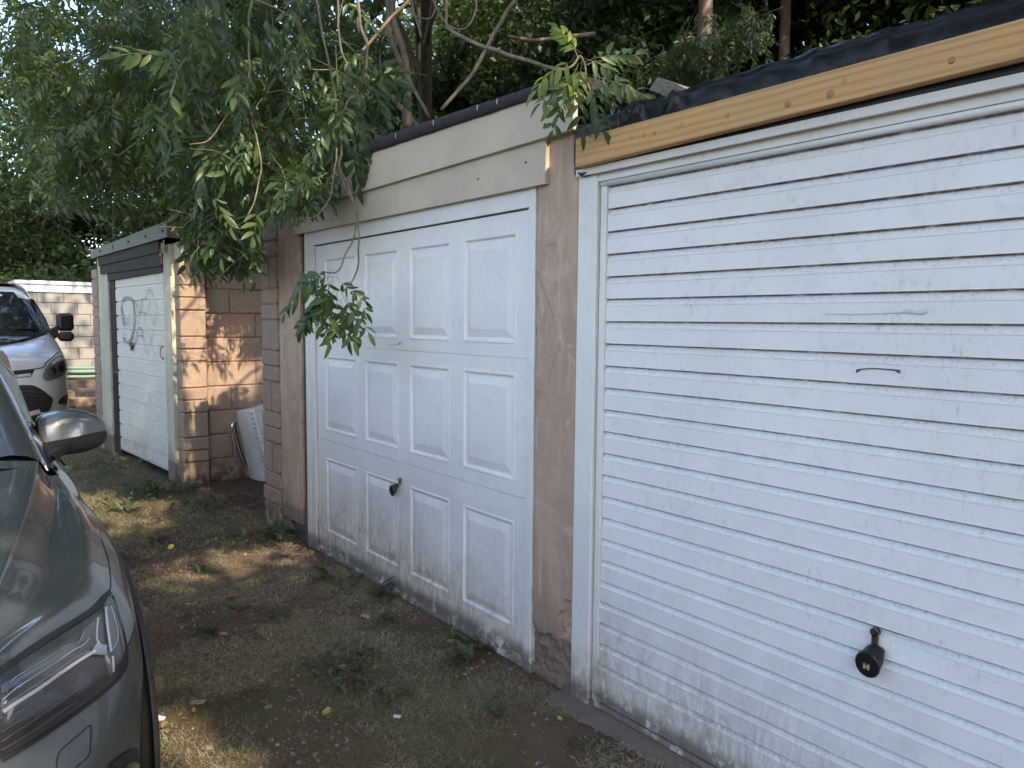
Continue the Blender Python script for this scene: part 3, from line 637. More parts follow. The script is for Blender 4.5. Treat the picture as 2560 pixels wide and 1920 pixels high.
# side wall of blocks facing the camera
MB().box((-7.30, 2.0, -.1), (-7.112, 7.0, 2.16)).box((-9.6, 6.9, 0), (-7.3, 7.0, 2.16)).box((-9.6, 1.95, 0), (-9.4, 6.9, 2.15)).build('mortar', mt['mortar'], G)
for r in range(-1, 9):
    z = -.010+r*.2235; y = 2.545-.452*2 if r % 2 == 0 else 2.31-.452
    while y < 4.2:
        a_, b_ = max(y+.005, 2.02), y+.452-.005
        if b_-a_ > .03: inst('block', blockmesh(.05, round(b_-a_, 3), .2125, 'block'), G, (-7.150+random.uniform(-.003, .003), a_, z+.005))
        y += .452
MB().box((-7.16, 2.04, 2.003), (-7.096, 4.2, 2.17)).build('render_band', mt['roughcast'], G)
zs_ = [(-.02, .213), (.218, .322), (.327, .439), (.444, .662), (.667, .774), (.779, .883), (.888, 1.120), (1.125, 1.232), (1.237, 1.341), (1.346, 1.575), (1.580, 1.687), (1.692, 1.792), (1.797, 2.03)]
for i, (a_, b_) in enumerate(zs_):
    dj = random.uniform(-.006, .006)
    if b_-a_ > .15:
        inst('block', blockmesh(.105, .215, round(b_-a_, 3)-.006, 'block'), G, (-7.105+dj, 1.848, a_+.003)); inst('block', blockmesh(.055, .215, round(b_-a_, 3)-.006, 'block'), G, (-7.172, 1.850, a_+.003))
    else: inst('block', blockmesh(.17, .22, round(b_-a_, 3)-.006, 'block'), G, (-7.168+dj, 1.846, a_+.003))
MB().box((-7.16, 1.856, -.05), (-7.012, 2.055, 2.03)).build('mortar', mt['mortar'], G)
MB().box((-7.17, 1.850, 2.03), (-7.008, 2.07, 2.17)).build('render_band', mt['roughcast'], G)
# pinkish block pier left of the post
zq = -.02; i = 0
while zq < 2.0:
    h = (.205, .1, .1)[i % 3]; inst('block', blockmesh(.30, .22, h, 'block'), G, (-9.93+random.uniform(-.006, .006), 1.655, zq)); zq += h+.0115; i += 1
MB().box((-9.90, 1.665, 0), (-9.60, 1.87, 2.05)).build('mortar', mt['mortar'], G)

# ------------------------------------------------------------ far garage of grey blocks
Fg = thing('garage', 'far grey block garage with white fascia, partly hidden behind the silver van', 'garage', (-18.5, 3.5, 0))
FX = -17.2
MB().box((FX-5, 1.70, -.2), (FX-.012, 7.5, 2.0)).build('mortar', mt['mortar_grey'], Fg)
for r in range(0, 9):
    z = .0+r*.2235+.01; y = 1.694-.226*(r % 2 == 0)
    while y < 4.2:
        a_, b_ = max(y+.005, 1.69), y+.447
        if b_-a_ > .03: inst('block', blockmesh(.06, round(b_-a_, 3), .2125, 'block_grey'), Fg, (FX-.06, a_, z))
        y += .452
MB().prism([(FX+.03, 1.60, 2.0), (FX+.03, 1.60, 2.15), (FX+.03, 7.5, 2.15), (FX+.03, 7.5, 2.0)], (-.03, 0, 0)).build('fascia_board', mt['upvc'], Fg)
MB().box((FX-5, 1.56, 2.15), (FX+.06, 7.5, 2.215)).build('roof_trim', mt['upvc'], Fg)
MB().box((FX-5, 1.58, 2.0), (FX-.005, 1.605, 2.15)).build('fascia_board', mt['fascia_cream'], Fg)
hs = thing('hose', 'dark green hoses lying low against the far grey block wall', 'hose', (-16.9, 2.3, .4))
for dz, dx in ((.50, 0), (.43, .06), (.33, .03)):
    MB().tube(smooth_path([(FX+.12+dx, 1.7, dz-.04), (FX+.12+dx, 2.2, dz+.01), (FX+.12+dx, 2.7, dz), (FX+.1+dx, 3.2, dz)], 6), .045, 8).build('hose_coil', mt['pipe'], hs, smooth=True)
MB().box((FX+.02, 1.8, 0), (FX+.4, 3.2, .28)).build('support', mt['mud'], hs)
lab = ['loose concrete block on the ground below the green hoses, the left one', 'loose concrete block lying nearer the graffitied garage, end towards the lane', 'loose flat block behind the other two blocks at the far garage']
for (x, y, z, l, d, h), lb in zip([(-15.4, 1.98, 0, .44, .2, .22), (-14.6, 2.02, 0, .3, .44, .16), (-15.9, 2.35, 0, .44, .44, .2)], lab):
    props(MB().box((x, y, z), (x+l, y+d, z+h), .01).build('concrete_block', mt['block'], None, wl=(x, y, 0)), lb, 'block', 'loose blocks by the far garage')

# ------------------------------------------------------------ leaning washing machine in the gap
Wm = thing('washing_machine', 'discarded white washing machine tilted against the block wall between two garages', 'washing machine', (-6.6, 2.5, 0))
TW = Matrix.Translation((-6.62, 2.50, -.005)) @ Matrix.Rotation(radians(11), 4, 'X') @ Matrix.Rotation(radians(-7), 4, 'Y') @ Matrix.Rotation(radians(4), 4, 'Z')
bw = MB(TW).box((-.56, .0, .03), (0, .60, .72), .012).build('casing', mt['appliance'], Wm)
MB(TW).box((-.001, .05, .09), (.004, .56, .60)).build('side_panel', mt['appliance'], Wm, bevel=.004)
rp = [(.05, .66), (.05, .62), (.06, .12), (.09, .085), (.12, .08)]
MB(TW).tube([Vector((.005, y, z)) for y, z in smooth_path([(.58, .64, 0), (.12, .64, 0), (.075, .62, 0), (.06, .57, 0), (.08, .2, 0), (.10, .1, 0), (.14, .08, 0)], 4) and [(q.x, q.y) for q in smooth_path([(.58, .64, 0), (.12, .64, 0), (.075, .62, 0), (.06, .57, 0), (.08, .2, 0), (.10, .1, 0), (.14, .08, 0)], 4)]], .006, 6).build('pressed_rib', mt['appliance'], Wm, smooth=True)
MB(TW).box((-.58, -.01, .0), (.01, .61, .035)).build('plinth', mt['steel'], Wm)
arc = [onX(220+x/4.148, 820+y/4.148, -6.75) for x, y in smooth_path([(1520, 985, 0), (1500, 1010, 0), (1508, 1100, 0), (1538, 1220, 0), (1575, 1330, 0), (1622, 1430, 0)], 5) and [(q.x, q.y) for q in smooth_path([(1520, 985, 0), (1500, 1010, 0), (1508, 1100, 0), (1538, 1220, 0), (1575, 1330, 0), (1622, 1430, 0)], 5)]]
MB().tube(arc, [.010+.010*sin(pi*i/(len(arc)-1)) for i in range(len(arc))], 8).build('door_rim', mt['chrome'], Wm, smooth=True)
MB().tube([p+Vector((-.02, .022, 0)) for p in arc], [.010+.012*sin(pi*i/(len(arc)-1)) for i in range(len(arc))], 8).build('door_glass', mt['dark_glass'], Wm, smooth=True)
for i in range(14): MB(TW).lathe((-.02, -.003, .10+i*.045), (0, -1, 0), [(.008, 0), (.012, .012+.01*random.random()), (.005, .02)], 6).build('insulation_scrap', mt['glue'], Wm)
for i in range(7): q = (.004, .18+random.random()*.3, .15+random.random()*.45); MB(TW).lathe(q, (1, 0, 0), [(.007, 0), (.005, .002)], 6).build('stain', mt['dark_gap'], Wm)

# ------------------------------------------------------------ near car
YC = -.435
CAR = thing('parked_car', 'dark grey-green SUV in the left foreground, bonnet, headlight and door mirror in view', 'car', (-3.8, YC, 0))
e_ = [(-3.29,.389,.95), (-2.887,.380,.94), (-2.613,.385,.93), (-2.452,.387,.92), (-2.30,.384,.90), (-2.186,.373,.885), (-2.06,.358,.867), (-1.943,.336,.85), (-1.813,.267,.855), (-1.673,.164,.865), (-1.573,.096,.87), (-1.50,-.10,.875), (-1.47,YC,.88)]
cr = [(-3.0,.33,1.055), (-2.76,.292,1.04), (-2.6,.27,1.025), (-2.415,.241,1.01), (-2.265,.215,1.0), (-2.085,.178,.985), (-1.94,.149,.97), (-1.85,.127,.955), (-1.75,.10,.94), (-1.66,.05,.92), (-1.60,-.02,.905), (-1.54,-.15,.895), (-1.50,YC,.90)]
sh = [(-3.29,.470,.80), (-2.887,.465,.80), (-2.63,.458,.80), (-2.50,.457,.79), (-2.36,.454,.76), (-2.21,.437,.745), (-2.06,.418,.735), (-1.93,.392,.735), (-1.795,.335,.728), (-1.66,.235,.727), (-1.525,.087,.735), (-1.46,-.10,.735), (-1.43,YC,.735)]
lo = [(-3.29,.462,.55), (-2.887,.464,.55), (-2.63,.463,.56), (-2.50,.462,.57), (-2.36,.456,.56), (-2.21,.443,.55), (-2.06,.425,.55), (-1.93,.395,.55), (-1.78,.335,.55), (-1.62,.235,.55), (-1.49,.09,.55), (-1.42,-.1,.55), (-1.40,YC,.55)]
bo = [(x, y-.01, .34) for x, y, z in lo]; bo2 = [(x, y-.035, .20) for x, y, z in lo]
V3 = lambda L: [Vector(q) for q in L]
e_, cr, sh, lo, bo, bo2 = map(V3, (e_, cr, sh, lo, bo, bo2))
def between(A_, B_, t, dz=0, dy=0): return [a_.lerp(b_, t) + Vector((0, dy, dz)) for a_, b_ in zip(A_, B_)]
cin = [c_ + Vector((-.004, -.030 if i < 11 else -.01, .013)) for i, c_ in enumerate(cr)]
cen = [Vector((c_.x+.0, YC, c_.z+.045*min(1, (12-i)/5))) for i, c_ in enumerate(cr)]; cen[12] = Vector((-1.49, YC, .905)); cin[12] = Vector((-1.495, YC+.02, .90)); cr[12] = Vector((-1.485, YC+.02, .895))
midr = [a_.lerp(b_, .55) + Vector((0, 0, .012)) for a_, b_ in zip(cen, cin)]
hood_rows = [r[1:] for r in (cen, midr, cin, cr, between(cr, e_, .35, -.012), between(cr, e_, .75, .014), e_)]
HG = surf(hood_rows, 6, 6)
esm = between(e_, sh, .3, .0, .014); esm2 = between(e_, sh, .65, .0, .012)
for i in range(7, 11):
    for L_ in (esm, esm2): L_[i] += Vector((.018, 0, 0))
esm[0].y = .44; 
front_rows = [e_, esm, esm2, sh, between(sh, lo, .5, 0, .006), lo, bo, bo2]
back = lambda p, k_: [Vector((-6.15, p.y*.8-.05, p.z+.02*k_)), Vector((-5.4, p.y-.0, p.z+.02*k_)), Vector((-4.3, p.y+.004, p.z+.01*k_))]
front_rows2 = [back(r[0], 1 if i < 2 else 0) + r for i, r in enumerate(front_rows)]
FG_ = surf(front_rows2, 6, 7)
def mirrored(gr): return [[Vector((p.x, 2*YC-p.y, p.z)) for p in r] for r in gr]
hm = MB().grid(HG).grid(mirrored(HG)); hood = hm.build('bonnet', mt['paint'], CAR, smooth=True)
fm = MB(); WCX, WCZ, WR = -2.50, .35, .385
def notarch(P, y): return not any(((P.x-cx)**2+(P.z-WCZ)**2) < WR**2 for cx in (WCX, -5.28)) 
for gr in (FG_, mirrored(FG_)):
    nr, nc = len(gr), len(gr[0]); vs = [p for r in gr for p in r]
    fs = []
    for i in range(nr-1):
        for j in range(nc-1):
            c_ = (gr[i][j]+gr[i+1][j+1])/2
            if c_.x < -2.03 and not notarch(c_, 0): continue
            fs.append((i*nc+j, i*nc+j+1, (i+1)*nc+j+1, (i+1)*nc+j))
    fm.add(vs, fs)
body = fm.build('body', mt['paint'], CAR, smooth=True)
allv = [tuple(p) for r in FG_ for p in r]; nc = len(FG_[0])
allf = [(i*nc+j, i*nc+j+1, (i+1)*nc+j+1, (i+1)*nc+j) for i in range(len(FG_)-1) for j in range(nc-1)]
b0 = len(allv); nc2 = len(HG[0]); allv += [tuple(p) for r in HG for p in r]; allf += [(b0+i*nc2+j, b0+i*nc2+j+1, b0+(i+1)*nc2+j+1, b0+(i+1)*nc2+j) for i in range(len(HG)-1) for j in range(nc2-1)]
BV = BVHTree.FromPolygons(allv, allf)
def hit(x, y, off=0, bv=None, fallback=None):
    d = ray(x, y).normalized(); loc, nrm, _, _ = (bv or BV).ray_cast(Vector((0, 0, EYE)), d)
    if loc is None: return fallback
    if nrm.dot(d) > 0: nrm = -nrm
    return loc + nrm*off
def onsurf(pts, off, bv=None):
    out = []; last = None
    for x, y in pts:
        p = hit(x, y, off, bv)
        if p is not None: out.append(p)
    return out
def spath(pts, n=5): return [(q.x, q.y) for q in smooth_path([(x, y, 0) for x, y in pts], n)]
def resamp(P, n):
    P = [Vector((x, y)) for x, y in P]; L_ = [0]
    for i in range(1, len(P)): L_.append(L_[-1]+(P[i]-P[i-1]).length)
    out = []
    for k in range(n):
        t = L_[-1]*k/(n-1); i = max(1, min(len(P)-1, next((j for j, v in enumerate(L_) if v >= t), len(P)-1)))
        u = (t-L_[i-1])/max(1e-9, L_[i]-L_[i-1]); q = P[i-1].lerp(P[i], u); out.append((q.x, q.y))
    return out
def patch(top, bot, off, n=40, mrow=14, th=None, bv=None, bulge=0):
    A_, B_ = resamp(top, n), resamp(bot, n); rows = []
    for j in range(mrow+1):
        t = j/mrow; r = []
        for i in range(n):
            x = A_[i][0]*(1-t)+B_[i][0]*t; y = A_[i][1]*(1-t)+B_[i][1]*t
            s_ = min(1, 6*min(t, 1-t, i/(n-1), 1-i/(n-1)))
            p = hit(x, y, off + bulge*math.sqrt(max(0, s_)), bv); r.append(p if p is not None else (r[-1] if r else rows[-1][0] if rows else Vector((-1.8, .3, .8))))
        rows.append(r)
    return rows
hl_top = spath([(0, 1683), (47, 1650), (94, 1617), (157, 1576), (213, 1542), (245, 1517), (262, 1497), (271, 1487)])
hl_bot = spath([(0, 1897), (63, 1863), (125, 1825), (188, 1781), (235, 1747), (282, 1706), (303, 1679), (310, 1651), (309, 1619), (298, 1569), (284, 1519), (274, 1488)])
housing = MB().grid(patch(hl_top, hl_bot, .0015, 50, 20)).build('headlight', mt['lamp_dark'], CAR, smooth=True)
def strip(pts, wd, off, m_, name, parent=None, smooth=True, th=.002, taper=True, bv=None):
    P = onsurf(spath(pts, 4) if len(pts) > 2 else pts, off, bv); rows = []
    if len(P) < 2: return
    for i, p in enumerate(P):
        t = (P[min(i+1, len(P)-1)]-P[max(0, i-1)]).normalized(); d = (p-Vector((0, 0, EYE))).normalized(); sd = t.cross(d).normalized()*wd*.5*((.35+.65*sin(pi*min(.999, max(.001, (i+.5)/len(P))))) if taper else 1)
        rows.append([p-sd, p-sd*.5-d*th, p+sd*.5-d*th, p+sd])
    return MB().grid(rows).build(name, m_, parent or housing, smooth=smooth)
# light guide: pale upper bar, chrome fork, outer blade
def q2(L_): return [(x/3.19, 1400+y/3.19) for x, y in L_]
def poly_patch(top, bot, off, m_, name, n=18, mrow=5, parent=None, bv=None):
    return MB().grid(patch(spath(q2(top)), spath(q2(bot)), off, n, mrow, bv=bv)).build(name, m_, parent or housing, smooth=True)
poly_patch([(0, 1010), (90, 950), (250, 850), (400, 760), (520, 680), (590, 672), (620, 672)], [(0, 1075), (110, 1010), (260, 930), (420, 830), (540, 755), (600, 715), (620, 680)], .004, mt['lamp_grey'], 'light_bar')
for k in range(26):
    t = k/25; x_, y_ = 90+470*t, 985-275*t
    strip(q2([(x_-14, y_+30-14*t), (x_+8, y_-8-6*t)]), .0016, .0055, mt['lamp_chrome'], 'lens_rib', taper=False, th=.0008)
for (a_, b_) in (((0, 1300), (560, 905)), ((0, 1370), (640, 930)), ((0, 1440), (700, 965)), ((0, 1510), (600, 1120))):
    strip(q2([a_, ((a_[0]+b_[0])/2, (a_[1]+b_[1])/2+8), b_]), .0016, .0045, mt['lamp_grey'], 'lamp_louvre', taper=False, th=.0008)
strip(q2([(0, 1130), (120, 1030), (260, 940), (430, 835), (560, 745), (650, 690), (700, 640)]), .0022, .007, mt['lamp_white'], 'light_guide', taper=False)
strip(q2([(60, 1000), (110, 950), (260, 860), (420, 765), (520, 690)]), .0030, .007, mt['lamp_chrome'], 'reflector_edge', taper=False)
strip(q2([(0, 1215), (150, 1120), (320, 1010), (480, 900), (600, 820), (690, 765), (740, 740)]), .0066, .009, mt['lamp_white'], 'light_guide', taper=False)
strip(q2([(0, 1185), (150, 1085), (320, 975), (480, 865), (600, 790), (700, 735)]), .0065, .006, mt['lamp_grey'], 'lamp_shelf', taper=False)
poly_patch([(690, 765), (740, 690), (760, 660), (790, 690), (825, 690)], [(690, 768), (740, 768), (770, 768), (800, 766), (825, 764)], .008, mt['lamp_chrome'], 'reflector')
strip(q2([(765, 480), (755, 560), (750, 640), (765, 680)]), .0035, .008, mt['lamp_white'], 'light_guide', taper=False)
poly_patch([(820, 400), (845, 385), (865, 385)], [(850, 745), (890, 690), (915, 620)], .006, mt['lamp_grey'], 'light_blade', 10, 10)
strip(q2([(822, 400), (828, 520), (838, 640), (852, 745)]), .0050, .010, mt['lamp_white'], 'light_guide', taper=False)
strip(q2([(866, 390), (890, 480), (912, 600), (895, 680), (852, 745)]), .0022, .009, mt['lamp_white'], 'light_guide', taper=False)
strip(q2([(862, 775), (866, 840), (866, 895)]), .0045, .010, mt['lamp_white'], 'light_guide', taper=False)
poly_patch([(625, 640), (660, 570), (700, 530), (740, 500)], [(610, 680), (680, 640), (720, 600), (745, 560)], .004, mt['lamp_grey'], 'lamp_shelf', 10, 5)
strip(q2([(655, 570), (640, 620), (610, 670), (560, 700)]), .003, .007, mt['lamp_chrome'], 'reflector_edge')
strip(q2([(825, 760), (850, 850), (870, 930)]), .012, .005, mt['lamp_grey'], 'lamp_rib')
MB().grid(patch(hl_top, hl_bot, .002, 60, 22, bulge=.013)).build('lens', mt['lens'], housing, smooth=True)
strip([(x-1, y-3) for x, y in hl_top[::3]] + [(270, 1484)], .013, .007, mt['black_matt'], 'seal', taper=False); strip(hl_bot[::3], .006, .006, mt['dark_gap'], 'seal', taper=False)
def line(pts, wd, off=.0008, nm='shut_line', parent=CAR, bv=None): return strip(pts, wd, off, mt['dark_gap'], nm, parent, th=.0006, taper=False, bv=bv)
line([(271, 1484), (276, 1463), (274, 1430), (270, 1400), (262, 1375), (254, 1350)], .0035)
line(q2([(992, 735), (1030, 660), (1060, 580), (1080, 490)]), .0022)
line(q2([(450, 1655), (452, 1600), (470, 1540), (490, 1510), (600, 1415), (705, 1325), (722, 1325), (725, 1345), (718, 1480), (705, 1560), (600, 1656)]), .0026)
# air intake surround with its bright tip
poly_patch([(850, 1655), (900, 1605), (970, 1550), (1030, 1515), (1075, 1495)], [(990, 1659), (1010, 1640), (1060, 1620), (1085, 1640), (1100, 1659)], .006, mt['black_matt'], 'intake_surround', 18, 6, CAR)
poly_patch([(965, 1650), (1000, 1620), (1040, 1615), (1070, 1630)], [(975, 1659), (1000, 1659), (1040, 1659), (1075, 1659)], .010, mt['lamp_chrome'], 'fog_lamp_trim', 10, 4, CAR)
# arch lip, wheel
rows = []
for k in range(41):
    a_ = radians(-12 + 204*k/40); rows.append([Vector((WCX+r*cos(a_), y, WCZ+r*sin(a_))) for r, y in ((.435, .452), (.432, .466), (.41, .472), (.385, .468), (.375, .44), (.375, .38))])
MB().grid(rows).build('arch_trim', mt['black_matt'], CAR, smooth=True)
def wheel(cx, y0, s_):
    t_ = MB().lathe((cx, y0, WCZ), (0, s_, 0), [(.20, -.20), (.33, -.20), (.358, -.17), (.362, -.06), (.35, -.02), (.30, 0), (.255, -.005)], 40).build('wheel', mt['tyre'], CAR, smooth=True)
    MB().lathe((cx, y0, WCZ), (0, s_, 0), [(.255, -.03), (.255, -.004), (.235, -.008), (.22, -.04), (.08, -.05), (.06, -.03), (.0, -.03)], 40).build('rim', mt['lamp_grey'], t_, smooth=True)
    for k in range(5):
        a_ = 2*pi*k/5; MB().tube([(cx+.05*cos(a_), y0-s_*.03, WCZ+.05*sin(a_)), (cx+.235*cos(a_), y0-s_*.012, WCZ+.235*sin(a_))], .022, 6).build('spoke', mt['silver'], t_)
wheel(WCX, .462, 1); wheel(WCX, 2*YC-.462, -1); wheel(-5.28, .462, 1); wheel(-5.28, 2*YC-.462, -1)
MB().box((-6.0, YC-.62, .20), (-2.0, YC+.62, .72)).build('underbody', mt['dark_gap'], CAR)
# grille and front plate (turned away from the picture but part of the car)
rows = [[Vector((-1.42+.018, YC+y, z)) for y in (-.5, -.25, 0, .25, .5)] for z in (.84, .7, .55, .42)]
gr_ = MB().grid(rows).build('grille', mt['black_plastic'], CAR)
for i in range(6): MB().box((-1.40, YC-.48, .45+i*.065), (-1.385, YC+.48, .46+i*.065)).build('grille_bar', mt['lamp_grey'], gr_)
# screen, pillars, doors, roof
def q3(x, y): return (x/3.455, 960+y/3.455)
PB = [(-2.83, .300, 1.045), (-3.05, .272, 1.165), (-3.3, .235, 1.30), (-3.6, .19, 1.43), (-3.95, .14, 1.545), (-4.4, .10, 1.60)]
for s_ in (1, -1):
    def sy(y): return y if s_ == 1 else 2*YC-y
    rows = [[Vector((x-dx, sy(y+dy), z+dz)) for dx, dy, dz in ((.0, -.135, .012), (.0, -.075, .020), (.0, -.028, .012), (.02, .006, -.01), (.05, .022, -.035), (.09, .030, -.07))] for x, y, z in smooth_path(PB, 4)]
    MB().grid(rows).build('roof_pillar', mt['paint'], CAR, smooth=True)
    MB().tube([(x-.055, sy(y+.031), z-.052) for x, y, z in smooth_path(PB, 3)], .0045, 6).build('chrome_strip', mt['chrome'], CAR, smooth=True)
    MB().tube([(x+.004, sy(y-.135), z+.012) for x, y, z in smooth_path(PB, 3)], .016, 6).build('screen_seal', mt['black_matt'], CAR, smooth=True)
    rows = []
    for i in range(13):
        x = -2.93-.27*i; t_ = min(1, i/3.5)
        zt_ = min(1.56, 1.02+.52*min(1, i/4.2)) - max(0, i-8)*.06; 
        rows.append([Vector((x, sy(.392-.02*(1-t_)), .975)), Vector((x, sy(.372-.02*(1-t_)), (zt_+.975)*.5 if False else .975+(zt_-.975)*.33)), Vector((x, sy(.325-.02*(1-t_)*.5), .975+(zt_-.975)*.66)), Vector((x, sy(.30-(zt_-.975)*.22), zt_))])
    MB().grid(rows).build('side_window', mt['dark_glass'], CAR, smooth=True)
    MB().grid([[Vector((x, sy(y), z)) for y, z in ((.405, .975), (.40, .99), (.385, .995))] for x in (-2.95, -4, -5, -6)]).build('window_sill_strip', mt['chrome'], CAR, smooth=True)
sc = []
P_ = smooth_path(PB, 4)
for p in P_: sc.append([Vector((p.x + .26*(1-((y-YC)/(p.y-YC-.12))**2)*.55, y, p.z+.015+.012*(1-((y-YC)/(p.y-YC-.12))**2))) for y in [YC+(p.y-YC-.12)*t_ for t_ in [-1+.2*k for k in range(11)]]])
MB().grid(sc[:17]).build('windscreen', mt['dark_glass'], CAR, smooth=True)
MB().grid([[Vector((x, YC+k*.1, z+.03*(1-(k/6)**2))) for k in range(-6, 7)] for x, z in ((-3.95, 1.55), (-4.5, 1.61), (-5.3, 1.60), (-5.9, 1.54), (-6.1, 1.2), (-6.15, .9))]).build('roof', mt['paint'], CAR, smooth=True)
MB().box((-6.17, YC-.75, .3), (-6.10, YC+.75, 1.0)).build('tailgate', mt['paint'], CAR)
MB().grid([[Vector((x, y, z)) for x, z in ((-2.60+dx, 1.052+cz), (-2.75+dx, 1.035+cz), (-2.9+dx, 1.075+cz))] for y, dx, cz in [(.30, -.12, -.012), (.2, -.06, .0), (0, .02, .02), (-.435, .06, .035), (-.87, .02, .02), (-1.07, -.06, 0), (-1.17, -.12, -.012)]]).build('cowl', mt['black_matt'], CAR, smooth=True)
for y0_ in (.12, -.45): MB().tube([(-2.70, y0_, 1.085), (-2.85, y0_-.3, 1.12), (-2.88, y0_-.55, 1.13)], .009, 6).build('wiper', mt['black_plastic'], CAR)
# door mirror: lofted housing with painted cap and black lower shell
def mir(side):
    def sy(y): return y if side == 1 else 2*YC-y
    # stations across (y): centre x, centre z, half height up, half height down, half depth
    st = [(.362, 1.068, .070, .020, .055), (.372, 1.070, .082, .022, .064), (.395, 1.071, .089, .026, .070), (.44, 1.072, .093, .030, .072), (.49, 1.073, .088, .032, .070), (.53, 1.074, .074, .032, .064), (.565, 1.074, .052, .028, .052), (.592, 1.072, .026, .020, .032), (.602, 1.070, .008, .008, .012)]
    def ring(y, z, hu, hd, hx, lower):
        r = []
        for k in range(13):
            a_ = pi*k/12; c_, s__ = cos(a_), sin(a_); p_ = .55
            xx = math.copysign(abs(c_)**p_, c_)*hx; zz = (s__**p_)*(hu if not lower else -hd*1.9)
            r.append(Vector((-3.40 - .05*(y-.4) + xx - (.02*(zz/.09) if not lower else 0), sy(y), z+zz + (.0 if lower else 0))))
        return r
    tilt = lambda y: .10*(y-.38)
    up_ = [ring(y, z-.045+tilt(y), hu+.01, hd, hx, False) for y, z, hu, hd, hx in st]; lo_ = [ring(y, z-.047+tilt(y), hu, hd+.006, hx*.97, True) for y, z, hu, hd, hx in st]
    root = MB().grid(up_).build('mirror_cap', mt['paint'], CAR, smooth=True)
    b2 = MB().grid(lo_); b2.add([p for p in up_[0]] + [p for p in lo_[0]][::-1], [tuple(range(26))]); b2.build('mirror_shell', mt['black_matt'], CAR, smooth=True)
    MB().grid([[Vector((-3.455, sy(y), z)) for y in (.38, .47, .56)] for z in (1.01, 1.06, 1.11)]).build('mirror_glass', mt['dark_glass'], CAR)
    A_ = [Vector((-3.10, sy(.335), 1.005)), Vector((-3.30, sy(.335), .995)), Vector((-3.30, sy(.34), .955)), Vector((-3.12, sy(.345), .962))]
    B_ = [Vector((-3.335, sy(.47), 1.012)), Vector((-3.44, sy(.46), 1.012)), Vector((-3.44, sy(.455), .985)), Vector((-3.34, sy(.465), .985))]
    mb = MB(); mb.add(A_+B_, [(0, 1, 2, 3), (7, 6, 5, 4), (0, 4, 5, 1), (1, 5, 6, 2), (2, 6, 7, 3), (3, 7, 4, 0)]); mb.build('mirror_foot', mt['black_matt'], CAR, bevel=.006)
mir(1); mir(-1)

# ------------------------------------------------------------ van
VY = .60
VAN = thing('parked_van', 'silver van with black mirror facing the camera beyond the grey-green SUV', 'van', (-12.5, VY, 0))
TV = Matrix.Translation((-9.95, VY, 0)) @ Matrix.Rotation(radians(5), 4, 'Z')
# rows: z, x of nose, half width at the side, corner softness
vr = [(.22, -.10, .86, .8), (.30, -.02, .90, .9), (.45, .0, .925, 1), (.60, .0, .935, 1), (.74, -.02, .94, 1), (.88, -.055, .945, 1), (.99, -.10, .945, 1), (1.06, -.17, .94, .95), (1.13, -.36, .93, .8), (1.20, -.60, .925, .6), (1.27, -.86, .915, .45), (1.36, -.98, .895, .4), (1.55, -1.25, .845, .35), (1.72, -1.50, .80, .3), (1.84, -1.72, .755, .25), (1.91, -2.1, .71, .2), (1.95, -2.8, .67, .15)]
pc = [(-1.0, 0)]
cp = [(0, 0), (.25, -.008), (.45, -.03), (.62, -.075), (.76, -.15), (.86, -.25), (.93, -.38), (.975, -.58), (1.0, -.95), (1.0, -1.8), (1.0, -3.2), (.98, -4.8)]
rows = []
for z, x, hw, k_ in vr:
    r = []
    for i, (yf, dx) in enumerate(cp):
        xx = x + dx*k_ if i < 9 else min(dx, x-.3)
        r.append(TV @ Vector((xx if i < 9 else dx, yf*hw, z)))
    rows.append(r)
VG = surf(rows, 4, 4)
iv = TV.inverted()
def vmir(gr): 
    return [[TV @ (lambda q: Vector((q.x, -q.y, q.z)))(iv @ p) for p in r] for r in gr]
vb = MB().grid(VG).grid(vmir(VG)); vb.build('body', mt['silver'], VAN, smooth=True)
tops = [TV @ Vector(p) for p in ((-2.8, -.67, 1.95), (-2.8, .67, 1.95), (-4.8, .64, 1.94), (-4.8, -.64, 1.94))]
MB().grid([[TV @ Vector((x, y, 1.955-abs(y)*.01)) for y in (-.7, 0, .7)] for x in (-2.1, -2.8, -4.8)]).build('roof', mt['silver'], VAN)
MB(TV).box((-4.83, -.9, .25), (-4.75, .9, 1.93)).build('rear_doors', mt['silver'], VAN)
nc = len(VG[0]); VBV = BVHTree.FromPolygons([tuple(p) for r in VG for p in r], [(i*nc+j, i*nc+j+1, (i+1)*nc+j+1, (i+1)*nc+j) for i in range(len(VG)-1) for j in range(nc-1)])
def z3(L_): return [(x/3.95, 680+y/3.95) for x, y in L_]
def vpatch(top, bot, off, m_, nm, parent=VAN, n=24, mr=8, both=True, bulge=0):
    g_ = patch(spath(z3(top)), spath(z3(bot)), off, n, mr, bv=VBV, bulge=bulge); mb = MB().grid(g_)
    if both: mb.grid(vmir(g_))
    return mb.build(nm, m_, parent, smooth=True)
def vstrip(pts, wd, off, m_, nm, parent=VAN): return strip(z3(pts), wd, off, m_, nm, parent, taper=False, bv=VBV, th=.004)
ws = vpatch([(-60, 235), (0, 240), (120, 250), (230, 265), (290, 285), (330, 330)], [(-60, 735), (0, 730), (150, 705), (300, 670), (400, 630), (455, 590)], .006, mt['dark_glass'], 'windscreen', n=30, mr=14)
MB().grid([[TV @ Vector((x, y*w_, z)) for y in (-1, -.5, 0, .5, 1)] for x, w_, z in ((-.98, .72, 1.36), (-1.26, .68, 1.56), (-1.69, .60, 1.83))]).build('windscreen_inner', mt['dark_glass'], VAN)
vstrip([(-60, 730), (0, 728), (150, 702), (300, 668), (410, 625), (455, 585), (452, 560), (330, 320), (290, 275)], .05, .010, mt['black_matt'], 'windscreen_seal')
vstrip([(0, 690), (90, 690), (200, 700), (270, 685)], .022, .03, mt['black_plastic'], 'wiper')
